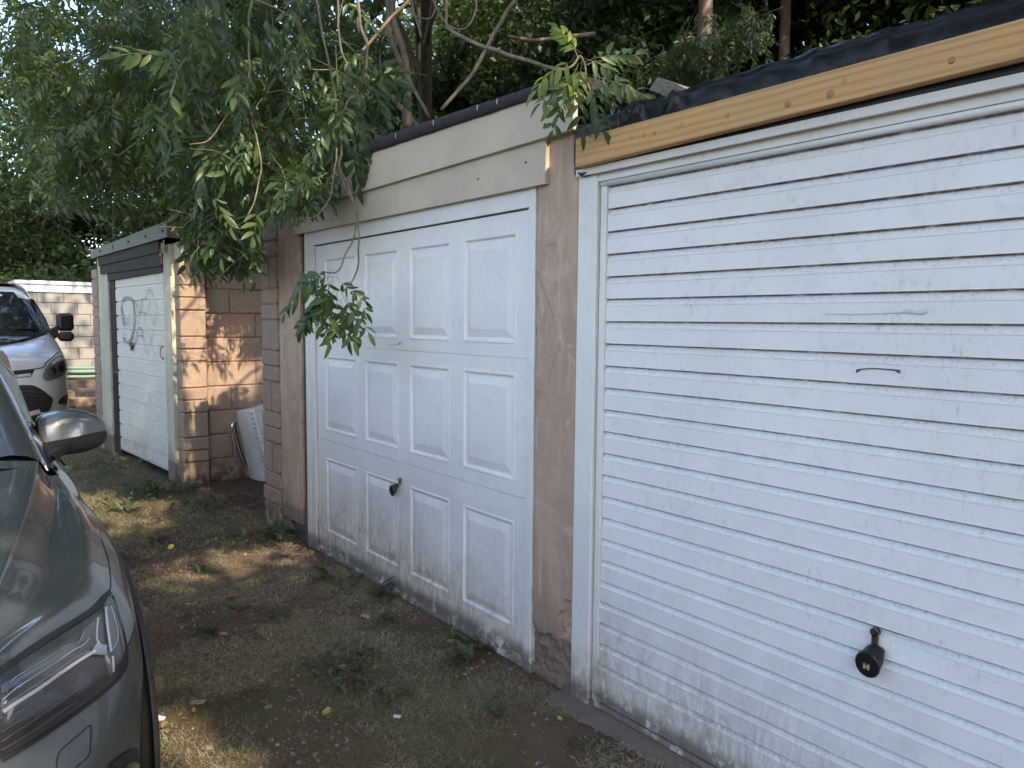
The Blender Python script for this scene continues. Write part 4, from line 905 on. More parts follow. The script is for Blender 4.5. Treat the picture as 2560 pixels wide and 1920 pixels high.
hl = vpatch([(415, 1020), (440, 960), (500, 880), (560, 835), (600, 830), (640, 860)], [(415, 1040), (450, 1075), (520, 1065), (600, 1030), (650, 985), (665, 950)], .008, mt['lamp_grey'], 'headlight', n=20, mr=8)
vpatch([(455, 985), (475, 950), (510, 945), (545, 960)], [(460, 1010), (485, 1030), (520, 1025), (548, 1000)], .016, mt['lamp_chrome'], 'lamp_bowl', hl, 10, 5)
vpatch([(565, 940), (590, 900), (640, 880)], [(570, 980), (600, 990), (645, 950)], .016, mt['lamp_chrome'], 'lamp_bowl', hl, 8, 4)
vpatch([(500, 905), (560, 850), (620, 850)], [(510, 920), (570, 885), (630, 865)], .018, mt['lamp_white'], 'light_guide', hl, 8, 3)
vpatch([(415, 1020), (440, 960), (500, 880), (560, 835), (600, 830), (640, 860)], [(415, 1040), (450, 1075), (520, 1065), (600, 1030), (650, 985), (665, 950)], .012, mt['lens'], 'lens', hl, n=20, mr=8, bulge=.02, both=False)
vpatch([(-60, 1005), (0, 995), (150, 980), (340, 965)], [(-60, 1075), (0, 1065), (150, 1050), (310, 1025)], .008, mt['black_plastic'], 'upper_grille')
vstrip([(30, 1040), (150, 1035), (300, 1018)], .035, .02, mt['grey_plastic'], 'grille_bar')
lg = vpatch([(-60, 1150), (0, 1135), (150, 1120), (300, 1118), (360, 1135), (430, 1175), (515, 1245)], [(-60, 1390), (0, 1400), (150, 1395), (300, 1390), (400, 1385), (480, 1370), (520, 1270)], .008, mt['black_plastic'], 'lower_grille', n=26)
for dy in (0, 38, 76, 112): vstrip([(0, 1165+dy), (150, 1152+dy), (290, 1150+dy), (380+dy*.6, 1160+dy)], .012, .022, mt['black_matt'], 'grille_bar', lg)
vstrip([(-40, 1440), (200, 1415), (390, 1375)], .055, .012, mt['grey_plastic'], 'bumper_strip'); vstrip([(200, 1505), (300, 1500), (390, 1485)], .05, .012, mt['grey_plastic'], 'bumper_strip')
vpatch([(200, 1425), (300, 1415), (395, 1400)], [(230, 1490), (300, 1485), (395, 1475)], .009, mt['black_plastic'], 'lower_intake')
vpatch([(565, 1290), (600, 1240), (680, 1195), (720, 1185)], [(580, 1305), (620, 1305), (690, 1305), (722, 1300)], .008, mt['black_plastic'], 'fog_lamp_recess')
MB().lathe(hit(*z3([(-8, 1040)])[0], .02, VBV) or (0, 0, 0), (1, .09, 0), [(.095, 0), (.09, .012), (.07, .014)], 20).build('badge', mt['badge'], VAN, smooth=True)
pl = vpatch([(-90, 1325), (110, 1303), (200, 1300)], [(-90, 1410), (130, 1400), (206, 1388)], .02, mt['plate'], 'number_plate', n=8, mr=3, both=False)
for qx in (172, 160): MB().lathe(hit(*z3([(qx, 1350)])[0], .023, VBV), (1, 0, 0), [(.008, 0), (.006, .004)], 8).build('screw', mt['dark_gap'], pl)
vstrip([(0, 985), (200, 975), (420, 945), (450, 900), (520, 840), (580, 790)], .012, .003, mt['dark_gap'], 'shut_line')
for s_ in (1, -1):
    TMM = TV @ (Matrix.Identity(4) if s_ == 1 else Matrix.Scale(-1, 4, (0, 1, 0)))
    MB(TMM).box((-1.22, .955, 1.33), (-1.08, 1.14, 1.56), .035).build('mirror_head', mt['black_plastic'], VAN)
    MB(TMM).box((-1.21, .965, 1.20), (-1.07, 1.135, 1.325), .035).build('mirror_head', mt['black_matt'], VAN)
    MB(TMM).prism([(-1.22, .86, 1.20), (-1.08, .86, 1.20), (-1.10, .96, 1.26), (-1.2, .96, 1.26), (-1.2, .96, 1.36), (-1.25, .86, 1.38)][:4], (0, 0, .14)).build('mirror_arm', mt['black_matt'], VAN)
    MB(TMM).grid([[Vector((x, y, z)) for x in (-1.3-dx, -2.0, -2.9)] for y, z, dx in ((.90, 1.28, -.2), (.86, 1.5, .0), (.80, 1.74, .3))]).build('side_window', mt['dark_glass'], VAN)
    for x_ in (-.95, -3.9):
        t_ = MB(TMM).lathe((x_, .90, .33), (0, 1, 0), [(.2, -.2), (.31, -.2), (.33, -.1), (.31, 0), (.22, .01), (.2, -.02), (0, -.02)], 24).build('wheel', mt['tyre'], VAN, smooth=True)
MB(TV).tube([(-2.0, .1, 1.95), (-2.15, .1, 2.25)], .006, 5).build('aerial', mt['black_plastic'], VAN)
MB(TV).box((-4.7, -.7, .2), (-.5, .7, .9)).build('underbody', mt['dark_gap'], VAN)

# ------------------------------------------------------------ vegetation
def leaflet_shape(L, W, fold=.25, droop=.2, seg=3):
    """folded lance-shaped leaflet along +X; returns verts, quads"""
    v = []; prof_ = [0, .75, 1.0, .62, 0] if seg == 3 else [0, 1, 0]
    xs_ = [0, .22, .5, .8, 1.0] if seg == 3 else [0, .45, 1]
    for x, p in zip(xs_, prof_):
        z = -droop*L*x*x; v += [(x*L, W*.5*p, z+fold*W*.5*p), (x*L, 0, z), (x*L, -W*.5*p, z+fold*W*.5*p)]
    f = []
    for i in range(len(xs_)-1): f += [(i*3, i*3+1, i*3+4, i*3+3), (i*3+1, i*3+2, i*3+5, i*3+4)]
    return np.array(v), f
def compound(L=.25, pairs=4, ll=.085, lw=.027, sd=0, curve=.35, seg=3):
    r_ = random.Random(sd); V = []; F = []
    def rach(t): return Vector((L*t*(1-.10*t), .02*sin(t*3+sd), -curve*L*t*t))
    def put(t, ang_, sc):
        v, f = leaflet_shape(ll*sc, lw*sc*r_.uniform(.85, 1.15), r_.uniform(.1, .5), r_.uniform(.1, .55), seg)
        M_ = Matrix.Translation(rach(t)) @ Matrix.Rotation(ang_, 4, 'Z') @ Matrix.Rotation(r_.uniform(.1, .55), 4, 'Y') @ Matrix.Rotation(r_.uniform(-.5, .5), 4, 'X')
        b = len(V); V.extend([M_ @ Vector(q) for q in v]); F.extend([tuple(b+i for i in q) for q in f])
    for k in range(pairs):
        t = .28+.60*k/max(1, pairs-1)
        for sg in (1, -1): put(t, sg*(r_.uniform(.75, 1.05)), r_.uniform(.75, 1.05)*(.85+.3*sin(pi*(k+1)/(pairs+1))))
    put(1, r_.uniform(-.2, .2), 1.1)
    n_ = 5
    for i in range(n_):
        a_, b_ = rach(i/n_), rach((i+1)/n_); w_ = .0011; b = len(V)
        V.extend([a_+Vector((0, w_, 0)), a_+Vector((0, -w_, 0)), b_+Vector((0, -w_, 0)), b_+Vector((0, w_, 0))]); F.append((b, b+1, b+2, b+3))
    return np.array([tuple(q) for q in V]), np.array(F)
TPL = [compound(sd=k, L=.22+.012*k, pairs=3+k % 3, curve=.25+.1*(k % 3)) for k in range(6)]
TPLo = [compound(sd=k+9, L=.24, pairs=4, ll=.09, lw=.03, seg=2, curve=.3) for k in range(4)]
LM = []
for k, (v, f) in enumerate(TPL):
    me = mesh_np('leaf', v, f, True); me.materials.append(mt['ash']); LM.append(me)
LMY = []
for k, (v, f) in enumerate(TPL[:3]):
    me = mesh_np('leaf', v, f, True); me.materials.append(mt['ash_sunlit']); LMY.append(me)
def orient(d, roll_=0, upv=Vector((0, 0, 1))):
    d = Vector(d).normalized(); y = upv.cross(d)
    if y.length < 1e-3: y = Vector((0, 1, 0))
    y.normalize(); z = d.cross(y); M_ = Matrix((d, y, z)).transposed().to_4x4(); return M_ @ Matrix.Rotation(roll_, 4, 'X')
def batch(name, tpl, mats, m_, parent=None, smooth=True):
    mats = np.array([np.array(q) for q in mats]); Vs = []; Fs = []; b = 0
    idx = rng.integers(0, len(tpl), len(mats))
    for k, (v, f) in enumerate(tpl):
        Mk = mats[idx == k]
        if not len(Mk): continue
        vh = np.c_[v, np.ones(len(v))]; W_ = np.einsum('nij,vj->nvi', Mk[:, :3, :], vh).reshape(-1, 3)
        Fk = (np.asarray(f)[None] + (np.arange(len(Mk))*len(v))[:, None, None]).reshape(-1, np.asarray(f).shape[1]) + b
        Vs.append(W_); Fs.append(Fk); b += len(W_)
    me = mesh_np(name, np.concatenate(Vs), np.concatenate(Fs), smooth); me.materials.append(m_)
    o = bpy.data.objects.new(name, me); link(o, parent); o['kind'] = 'stuff'; return o
# gaps cut in the foliage so that sunlight reaches these spots (point it reaches, radius)
GAPS = [((-7.0, 1.95, 1.66), .30), ((-7.0, 1.97, 1.36), .25), ((-7.0, 1.99, 1.0), .28), ((-7.0, 2.0, .60), .22), ((-7.0, 1.9, .25), .20), ((-7.1, 2.25, .95), .22), ((-7.1, 2.5, 1.05), .16), ((-7.1, 2.3, 1.3), .12), ((-7.0, 1.9, 2.1), .15),
  ((-6.55, 1.45, 0), .30), ((-6.2, 1.15, 0), .22), ((-6.9, 1.2, 0), .32), ((-5.9, 1.5, 0), .12), ((-7.3, .95, 0), .2), ((-6.0, .85, 0), .14),
  ((-3.3, .70, 0), .10), ((-3.0, .70, 0), .10), ((-2.72, .72, 0), .10), ((-2.5, .70, 0), .09), 
  ((-17.2, 2.2, 1.1), .22), ((-17.2, 2.9, 1.7), .2), ((-17.2, 2.6, .6), .2), ((-6.3, 2.4, .45), .16), ((-6.3, 2.45, .2), .12)]
SPRIG = atD(1412, 110, 2.6); DRAPE = atD(890, 310, 4.0)
GAPS += [(tuple(SPRIG), .13), (tuple(SPRIG + Vector((-.03, 0, -.12))), .09), (tuple(DRAPE), .12)]
GP_ = np.array([g_[0] for g_ in GAPS]); GR_ = np.array([g_[1] for g_ in GAPS]); SD = np.array(sund)
def lit(P, extra=0):                      # True where a point would block one of those shafts
    P = np.asarray(P); out = np.zeros(len(P), bool)
    for g_, r in zip(GP_, GR_):
        d = P-g_; t = d@SD; q = np.linalg.norm(d - t[:, None]*SD, axis=1); out |= (q < r+extra) & (t > 0)
    return out
quad = [(np.array([(0, 0, 0), (.45, .22, -.02), (1, 0, -.12), (.45, -.22, -.02)]), np.array([(0, 1, 2, 3)])), (np.array([(0, 0, 0), (.4, .30, .05), (1, .05, -.2), (.5, -.25, 0)]), np.array([(0, 1, 2, 3)]))]
def cloud(name, cents, n, size, m_, parent, jitter, dens=None, clear=True, tpl=quad):
    """leaves scattered through clumps; clumps leave gaps between them"""
    P = []; cents = np.array(cents); wts = cents[:, 3]**2; ids = rng.choice(len(cents), n, p=wts/wts.sum())
    d = rng.normal(size=(n, 3)); d /= np.linalg.norm(d, axis=1)[:, None]; rad = rng.uniform(.25, 1, n)**.6
    P = cents[ids, :3] + d*(cents[ids, 3]*rad)[:, None]*np.array([1, 1, .75])
    P = P[P[:, 2] > -.1]
    if clear: P = P[~lit(P, .05)]
    mats = []
    n = len(P); yaw = rng.uniform(0, 2*pi, n); pit = rng.normal(.35, .5, n); rol = rng.normal(0, .7, n); sc = size*rng.uniform(.6, 1.3, n)
    cy, sy_, cp_, sp_, cr_, sr_ = np.cos(yaw), np.sin(yaw), np.cos(pit), np.sin(pit), np.cos(rol), np.sin(rol)
    R = np.zeros((n, 4, 4)); R[:, 3, 3] = 1
    R[:, 0, 0] = cy*cp_; R[:, 0, 1] = cy*sp_*sr_-sy_*cr_; R[:, 0, 2] = cy*sp_*cr_+sy_*sr_
    R[:, 1, 0] = sy_*cp_; R[:, 1, 1] = sy_*sp_*sr_+cy_*0+cy*cr_ if False else sy_*sp_*sr_+cy*cr_; R[:, 1, 2] = sy_*sp_*cr_-cy*sr_
    R[:, 2, 0] = -sp_; R[:, 2, 1] = cp_*sr_; R[:, 2, 2] = cp_*cr_
    R[:, :3, :3] *= sc[:, None, None]; R[:, :3, 3] = P
    return batch(name, tpl, R, m_, parent)
def tree(label, base, h, r, lean, crown, n, size, m_='wood_leaf', bark='bark_dark', clear=True, limbs=2, wob=1, group='trees of the wood behind the garages', cat='tree'):
    T_ = thing('tree', label, cat, base, group); bx_, by_, bz_ = base; top = Vector((bx_+lean[0], by_+lean[1], bz_+h))
    path = smooth_path([base, Vector(base).lerp(top, .35)+Vector((random.uniform(-.2, .2), random.uniform(-.2, .2), 0))*wob, Vector(base).lerp(top, .7)+Vector((random.uniform(-.3, .3), 0, 0))*wob, top], 5)
    MB().tube(path, r, 10, r*.35).build('trunk', mt[bark], T_, smooth=True)
    for k in range(limbs):
        c_ = Vector(crown[k % len(crown)][:3]); st_ = path[int(len(path)*random.uniform(.4, .8))]
        MB().tube(smooth_path([st_, st_.lerp(c_, .5)+Vector((0, 0, .3)), c_], 4), r*.35, 6, r*.1).build('limb', mt[bark], T_, smooth=True)
    cloud('crown', crown, n, size, mt[m_], T_, .5, clear=clear)
    return T_
def clumps(c, R_, k, r0, r1, flat=.8):
    out = []
    for _ in range(k):
        d = Vector((random.gauss(0, 1), random.gauss(0, 1), random.gauss(0, 1))).normalized()*random.uniform(.2, 1)**.5
        out.append((c[0]+d.x*R_[0], c[1]+d.y*R_[1], c[2]+d.z*R_[2], random.uniform(r0, r1)))
    return out
# shade trees on the sunny side, past the right edge of the picture, and over the lane
tree('tall leafy tree beyond the right end of the garage row, shading the lane', (3.2, 5.2, 0), 8, .22, (.5, -2, 0), clumps((3.2, 1.6, 6.6), (3.8, 3.4, 2.2), 74, .5, 1.0), 15000, .26)
tree('broad tree arching over the nearest garage from behind', (-1.0, 6.8, .0), 9, .2, (-.5, -2.5, 0), clumps((-2.6, 3.2, 7.6), (4.0, 3.4, 1.5), 60, .5, 1.0), 11000, .26)
tree('tree on the far side of the lane with its crown over the parked car', (1.5, -5.5, 0), 8, .2, (0, 2, 0), clumps((-1.2, -2.0, 6.8), (5.2, 2.3, 1.4), 52, .45, .9), 5600, .26)
tree('tall tree behind the graffitied garage arching over the lane', (-12.5, 8.4, .0), 10, .14, (1.5, -2.0, 0), clumps((-9.5, 4.2, 8.0), (4.4, 3.6, 1.9), 56, .5, 1.0), 6500, .26)
tree('tall tree further along the lane beyond the van', (-16, 7.5, 0), 10, .25, (0, -2, 0), clumps((-15.5, 4.5, 8.2), (4.5, 3.4, 2.2), 50, .5, 1.0), 5500, .28)
tree('dense unseen tree beyond the right end of the row, added to shade the wood', (4.5, 10.5, 0), 10, .2, (0, -1, 0), clumps((4.5, 9.5, 7.0), (4.0, 3.2, 4.2), 46, .6, 1.2), 8500, .3)  # out of view, added to keep sun off the wood behind the roofs
tree('spreading unseen tree behind the camera, added to darken car reflections', (9.5, -1.0, 0), 9, .25, (0, 0, 0), clumps((9.5, -1.0, 5.0), (2.0, 5.5, 3.8), 60, .7, 1.3), 12000, .28, group='trees across the lane')  # out of view, added so the car mirror reflects leaves instead of sky
# trees of the wood that show behind the roofs
p1 = atD(1765, 140, 8.2); p2 = atD(1957, 150, 9.2); p3 = atD(2378, 20, 8.6)
tree('pale straight trunk rising behind the garages, just right of the bright ash sprig', (p1.x, p1.y, 0), 9, .115, (-.2, .2, 0), clumps((p1.x, p1.y+1.4, 6.8), (2.6, 1.5, 2.0), 26, .4, .9), 9000, .14, bark='bark', wob=.15, limbs=0)
tree('second pale trunk, thinner, behind the rubber-edged roof', (p2.x, p2.y, 0), 9, .10, (0, .1, 0), clumps((p2.x+.6, p2.y+1.2, 6.6), (2.4, 1.5, 2.2), 26, .4, .9), 9000, .14, bark='bark', wob=.15, limbs=0)
tree('pale trunk at the top right corner above the rubber-edged roof', (p3.x, p3.y, 0), 9, .14, (0, .1, 0), clumps((p3.x+.3, p3.y+1, 6.6), (2.6, 1.5, 2.0), 20, .4, .9), 7000, .14, bark='bark', wob=.15, limbs=0)
tree('dark ivy-covered tree behind the middle garage', (-7.0, 9.4, .4), 9, .15, (.5, 0, 0), clumps((-6.8, 9.4, 5.6), (2.5, 1.6, 3.2), 40, .4, .8), 16000, .13)
tree('leafy tree standing behind the graffitied garage, middle of the wood', (-13, 9.5, .4), 10, .14, (.5, 0, 0), clumps((-12.6, 9.6, 5.5), (3.2, 1.8, 3.6), 44, .4, .9), 20000, .14)
tree('large tree at the far left of the wood with a fine-leaved crown', (-21, 7.0, 0), 10, .3, (.5, 0, 0), clumps((-22, 6.0, 6.2), (3.4, 3.4, 4.4), 60, .5, 1.1), 26000, .15, m_='hedge_leaf')
tree('far tree standing over the van behind the grey block garage', (-27, 2.0, 0), 10, .3, (.5, 0, 0), clumps((-27.5, 1.0, 5.2), (3.0, 4.0, 4.6), 60, .6, 1.2), 22000, .17, m_='hedge_leaf')
# undergrowth and hedge, uncountable
cs = []
for i in range(700):
    x = random.uniform(-19, 3); y = 7.8+abs(random.gauss(0, 2.2)); z = random.uniform(0, 1)**.8*(5.0 if x > -10 else 4.2) + .1*(y-7); cs.append((x, y+z*.15, z+.3, random.uniform(.4, .8)))
o = cloud('undergrowth', cs, 120000, .15, mt['wood_leaf'], None, .5)
cs = [(random.uniform(-1.5, 3.5), 5+abs(random.gauss(0, 1.5)), random.uniform(1.5, 5.4), random.uniform(.4, .8)) for i in range(110)] + [(random.uniform(-8.5, -1), 8.6+abs(random.gauss(0, 1.8)), random.uniform(3.2, 7.2), random.uniform(.4, .8)) for i in range(150)] + [(-(8+4*t_)*random.uniform(.8, 1.3), (7.5+3*t_), random.uniform(2.5, 7.5), random.uniform(.5, .9)) for t_ in [random.random() for _ in range(130)]]
o = cloud('dark_thicket', cs, 90000, .15, mt['wood_leaf'], None, .5)
cs = [(-18.3-random.uniform(0, 6), random.uniform(-3, 8), random.uniform(.3, 5.6), random.uniform(.4, .9)) for i in range(330)]
o = cloud('hedge', cs, 90000, .15, mt['hedge_leaf'], None, .5)
cs = [(random.uniform(-19, 5), random.uniform(10.5, 15), random.uniform(2, 10.5), random.uniform(.6, 1.1)) for i in range(360)] + [(random.uniform(-22, -11), random.uniform(8.2, 12.5), random.uniform(2.2, 8.5), random.uniform(.6, 1.0)) for i in range(150)] + [(random.uniform(-36, -20), random.uniform(2, 11), random.uniform(.5, 8), random.uniform(.7, 1.2)) for i in range(170)]
o = cloud('far_woodland', cs, 150000, .25, mt['wood_leaf'], None, .5)
cs = [(random.uniform(8.5, 10.5), random.uniform(-8, 3), random.uniform(.2, 2.2), random.uniform(.5, .8)) for i in range(70)] + [(random.uniform(-24, 9), -7.2-random.random(), random.uniform(.2, 1.6), random.uniform(.5, .8)) for i in range(120)]
cloud('unseen_hedge', cs, 16000, .26, mt['hedge_leaf'], None, .5)  # unseen hedges added to darken what the car mirror reflects
# trees over the lane behind the camera side: they only show as reflections in paint and glass
tree('big tree across the lane, mirrored in the car bonnet', (-6.5, -6.5, 0), 9, .25, (0, 2, 0), clumps((-6.5, -4.6, 6.8), (4.2, 2.2, 2.4), 40, .5, 1.0), 4200, .28, group='trees across the lane')
tree('second tree across the lane, further along by the van', (-15, -6.5, 0), 9, .25, (0, 1, 0), clumps((-15, -5.4, 6), (4.2, 2.4, 3), 36, .5, 1.0), 4000, .28, group='trees across the lane')

# the ash tree whose twigs hang over the roofs
ASH = thing('ash_tree', 'ash tree drooping leafy twigs over the felt roof and the white panelled door', 'tree', (-8.0, 5.1, 0))
MB().tube(smooth_path([(-8.0, 5.1, 0), (-7.8, 4.9, 2.6), (-7.2, 4.5, 4.6), (-6.4, 4.0, 6.5)], 5), .085, 12, .05).build('trunk', mt['bark_dark'], ASH, smooth=True)
limbs_ = [[(-7.2, 4.5, 4.5), (-5.6, 3.7, 4.9), (-4.6, 2.6, 4.6), (-4.0, 1.6, 3.9)], [(-7.5, 4.7, 4.0), (-7.0, 3.9, 4.7), (-6.6, 2.6, 4.6), (-6.4, 1.2, 4.0)], [(-7.0, 4.4, 5.2), (-4.8, 3.9, 5.5), (-3.0, 3.2, 4.6), (-2.2, 2.4, 3.9)], [(-7.6, 4.8, 3.6), (-8.6, 4.3, 4.6), (-9.3, 3.0, 4.6), (-9.6, 1.6, 4.0)]]
LP = []
for l_ in limbs_:
    p = smooth_path(l_, 6); LP += p; MB().tube(p, .035, 8, .010).build('limb', mt['twig'], ASH, smooth=True)
near_leaves = []; far_leaves = []
def grow(path, n, spread=.9, droop=.55, scale=1.0, start=.25, store=None, every=None):
    for k in range(n):
        t = start+(1-start)*(k+random.random()*.7)/n; i = min(len(path)-2, int(t*(len(path)-1))); p = path[i].lerp(path[i+1], t*(len(path)-1)-i)
        tg = (path[i+1]-path[i]).normalized(); sd_ = tg.cross(Vector((random.gauss(0, 1), random.gauss(0, 1), random.gauss(0, 1)))).normalized()
        for s_ in (1, -1):
            d = tg*random.uniform(.2, .8) + sd_*s_*spread + Vector((0, 0, -droop*random.uniform(.4, 1.4)))
            M_ = Matrix.Translation(p) @ orient(d, random.gauss(0, .5)) @ Matrix.Scale(scale*random.uniform(.7, 1.1), 4); (store if store is not None else near_leaves).append(M_)
def brn(pts, dep, r, leaves=0, sc=1.0, name='branch', m_='twig', start=.3, tolimb=False, droop=.55, org=(0, 0), z=1.0, store=None, rr=.6, spread=.9):
    P = []
    for i, q in enumerate(pts):
        dd = dep if not isinstance(dep, (tuple, list)) else dep[0]+(dep[1]-dep[0])*i/(len(pts)-1)
        P.append(atD(org[0]+q[0]/z, org[1]+q[1]/z, dd))
    if tolimb:
        c_ = min(LP, key=lambda q: (q-(P[0]+Vector((0, 0, .8)))).length); P = [c_, c_.lerp(P[0], .55)+Vector((0, 0, .15))] + P
    path = smooth_path(P, 6); path = [p+Vector((noise.noise(p*9), noise.noise(p*9+Vector((5, 0, 0))), 0))*.010 for p in path]
    MB().tube(path, r, 6, r*rr).build(name, mt[m_], ASH, smooth=True)
    if leaves: grow(path, leaves, scale=sc, start=start, droop=droop, store=store, spread=spread)
    return path
Z7 = dict(z=2.212); Z8 = dict(z=2.458, org=(800, 0)); Z3 = dict(z=2.073, org=(600, 100))
brn([(1410, -60), (1380, 100), (1380, 300), (1385, 400), (1360, 550), (1355, 650), (1340, 790), (1350, 830)], 4.2, .010, tolimb=True, leaves=5, start=.7, **Z7)
brn([(1360, 560), (1290, 600), (1220, 690), (1150, 780), (1050, 800)], (4.2, 4.1), .006, leaves=7, start=.5, **Z7)
brn([(1380, 590), (1400, 690), (1430, 800), (1440, 930), (1420, 1080), (1370, 1190)], (4.2, 4.0), .006, leaves=7, start=.3, **Z7)
brn([(1000, 380), (980, 440), (900, 600), (820, 720), (680, 850), (600, 845), (480, 820), (340, 745)], (5.2, 5.6), .009, leaves=6, start=.5, **Z7)
brn([(900, 630), (1050, 615), (1150, 570), (1250, 500)], 5.3, .005, **Z7)
brn([(1140, -50), (1130, 200), (1150, 500), (1190, 660), (1280, 800)], 5.0, .007, leaves=5, tolimb=True, **Z7)
brn([(1865, -50), (1868, 170), (1900, 300), (1940, 420), (1915, 560), (1900, 700)], 4.1, .007, leaves=8, start=.35, tolimb=True, **Z7)
brn([(1975, -50), (2000, 150), (2025, 250), (2020, 400)], 4.0, .008, leaves=0, **Z7)
brn([(1960, 530), (1915, 570), (1900, 690), (1930, 800)], 4.0, .006, leaves=5, sc=1.15, start=.1, **Z7)
brn([(1260, -60), (2212-600, 100), (1690, 320), (1720, 380), (1840, 385)], 4.4, .006, leaves=7, **Z7)
brn([(1380, 1190), (1300, 1210), (1200, 1200), (1100, 1260), (1060, 1320)], (4.4, 4.6), .005, leaves=6, start=.1, **Z7)
brn([(1420, 1180), (1330, 1240), (1240, 1300), (1180, 1400)], (4.4, 4.6), .005, leaves=6, start=.1, **Z7)
# bare stems behind the felt roof
brn([(410, -40), (425, 190), (480, 350), (530, 480), (520, 790)], (6.2, 5.8), .022, m_='bark', rr=1, **Z8)
brn([(450, -40), (450, 100), (520, 350), (540, 500), (545, 790)], (6.0, 5.6), .026, m_='bark', rr=1, **Z8)
brn([(545, 490), (600, 590), (665, 720)], 5.6, .014, m_='bark', rr=.9, **Z8)
brn([(370, 470), (365, 360), (380, 250), (420, 200)], 5.8, .010, m_='bark', **Z8)
brn([(560, -20), (550, 0), (420, 130), (290, 280), (215, 385)], 4.8, .014, m_='bark', **Z8)
brn([(545, -30), (560, 20), (600, 150), (625, 230)], 4.2, .010, m_='bark', **Z8)
brn([(540, 50), (590, 100), (670, 115), (700, 70), (720, -20)], 4.2, .006, m_='bark', **Z8)
brn([(775, -40), (775, 170)], 4.0, .010, m_='bark', **Z8)
brn([(775, 170), (880, 230), (1020, 290), (1200, 350), (1420, 420), (1500, 430)], (4.0, 2.7), .011, m_='bark', **Z8)
brn([(695, -40), (705, 20), (770, 140), (850, 180), (910, 160), (950, 60), (962, -40)], 4.0, .007, m_='bark', **Z8)
brn([(1225, -40), (1120, 120), (1020, 300), (930, 460), (745, 675)], (4.4, 4.2), .013, m_='bark', rr=.8, **Z8)
brn([(300, -40), (230, 0), (260, 180), (290, 260), (285, 450)], 4.3, .007, m_='twig', **Z8)
brn([(1690, 210), (1500, 230), (1300, 250), (1150, 220)], 8.0, .03, m_='bark', **Z8)
# the low cluster in front of the panelled door
brn([(520, 480), (515, 640), (560, 760), (600, 880), (615, 1000), (615, 1130), (590, 1230), (540, 1300)], (4.0, 3.55), .0065, tolimb=True, **Z3)
brn([(510, 640), (540, 750), (595, 880), (598, 960), (580, 1050), (530, 1160), (490, 1205), (430, 1200)], (3.95, 3.6), .0055, **Z3)
brn([(500, 560), (495, 650), (485, 750), (440, 870), (380, 920), (305, 930)], (4.0, 3.8), .0055, **Z3)
def put(px_, py_, dep, dx, dy, dz=0, sc=1.0, roll_=0, src=(600, 100, 2.073), lst=None, toward=.0):
    """a compound leaf whose stalk starts at a picture point and runs in the direction (dx right, dy down, dz away)"""
    p = atD(src[0]+px_/src[2], src[1]+py_/src[2], dep); d = rt*dx - up*dy + fw*dz
    near_first.append(Matrix.Translation(p) @ orient(d, roll_, -fw*.9+up*.45) @ Matrix.Scale(sc, 4)) if lst is None else lst.append(Matrix.Translation(p) @ orient(d, roll_, -fw*.9+up*.45) @ Matrix.Scale(sc, 4))
near_first = []; yl = []
for (a_, b_, dx, dy, sc) in [(500, 1200, -1, .12, 1.0), (490, 1205, -.9, .45, 1.05), (480, 1230, -.9, .75, 1.0), (470, 1250, -.7, 1.0, 1.0), (500, 1230, -.35, 1.1, 1.0), (520, 1290, -.05, 1.1, 1.05), (540, 1300, .35, 1.0, 1.0), (540, 1295, .65, .9, .95), (560, 1270, .5, .65, .8),
    (470, 1210, -.8, .25, .9), (450, 1300, -.9, .6, .9), (420, 1330, -.6, 1, .9), (500, 1350, .1, 1, 1.0), (520, 1340, .5, 1.1, .95), (470, 1340, -.25, 1, .95), (430, 1230, -1, .3, .85), (480, 1290, -.5, .55, 1), (540, 1330, .25, 1.2, .8), (330, 1310, -.9, .5, .7), (450, 1215, -.1, .8, .8), (505, 1215, .4, .7, .7)]:
    put(a_, b_, 3.55+random.uniform(-.1, .1), dx, dy, random.uniform(-.3, .2), sc*.92, random.gauss(0, .35))
# sunlit sprig at the end of the felt roof
near_sp = []
for (a_, b_, dx, dy, sc) in [(1600, 330, .6, .3, .8), (1640, 400, .9, -.5, .95), (1640, 430, .9, .25, .95), (1620, 470, .5, .8, .9), (1600, 480, .1, 1.0, .8), (1570, 520, -.5, .9, .8), (1560, 500, -.9, .35, .75), (1660, 480, .9, .7, .9), (1680, 460, 1, .1, 1.0), (1700, 520, .7, .5, .8), (1590, 430, -.4, .8, .7), (1740, 500, .9, .3, .8)]:
    put(a_, b_, 2.62+random.uniform(-.07, .05), dx, dy, random.uniform(-.3, .1), sc*.86, random.gauss(0, .3), (800, 0, 2.458))
for (a_, b_, dx, dy, sc) in [(1600, 340, -.55, -1.0, .62), (1590, 350, -.5, .2, .72), (1570, 380, -.4, .85, .72), (1610, 330, -.3, -.35, .5), (1590, 370, -.15, 1.0, .6)]:
    put(a_, b_, 2.60, dx, dy, -.1, sc*1.0, random.gauss(0, .2), (800, 0, 2.458), yl)
brn([(1490, 435), (1560, 400), (1600, 345), (1635, 400), (1640, 480), (1660, 560)], 2.64, .0045, m_='twig', **Z8)
MB().tube([atD(800+x/2.458, y/2.458, 2.62) for x, y in ((1640, 400), (1690, 375), (1800, 375), (1860, 420))], .002, 5).build('stalk', mt['green_twig'], ASH)
# sunny drape left of the roof edge
for (a_, b_, dx, dy, sc) in [(530, 440, .7, .5, 1.0), (530, 430, .9, .1, .9), (540, 520, .3, 1, 1.1), (560, 480, .55, .9, 1.05), (520, 480, -.2, 1, 1.0), (600, 520, .25, 1, .9), (560, 400, .8, .6, .9), (500, 440, -.6, .8, .9)]:
    put(a_, b_, 4.0, dx, dy, random.uniform(-.3, .2), sc, random.gauss(0, .3))
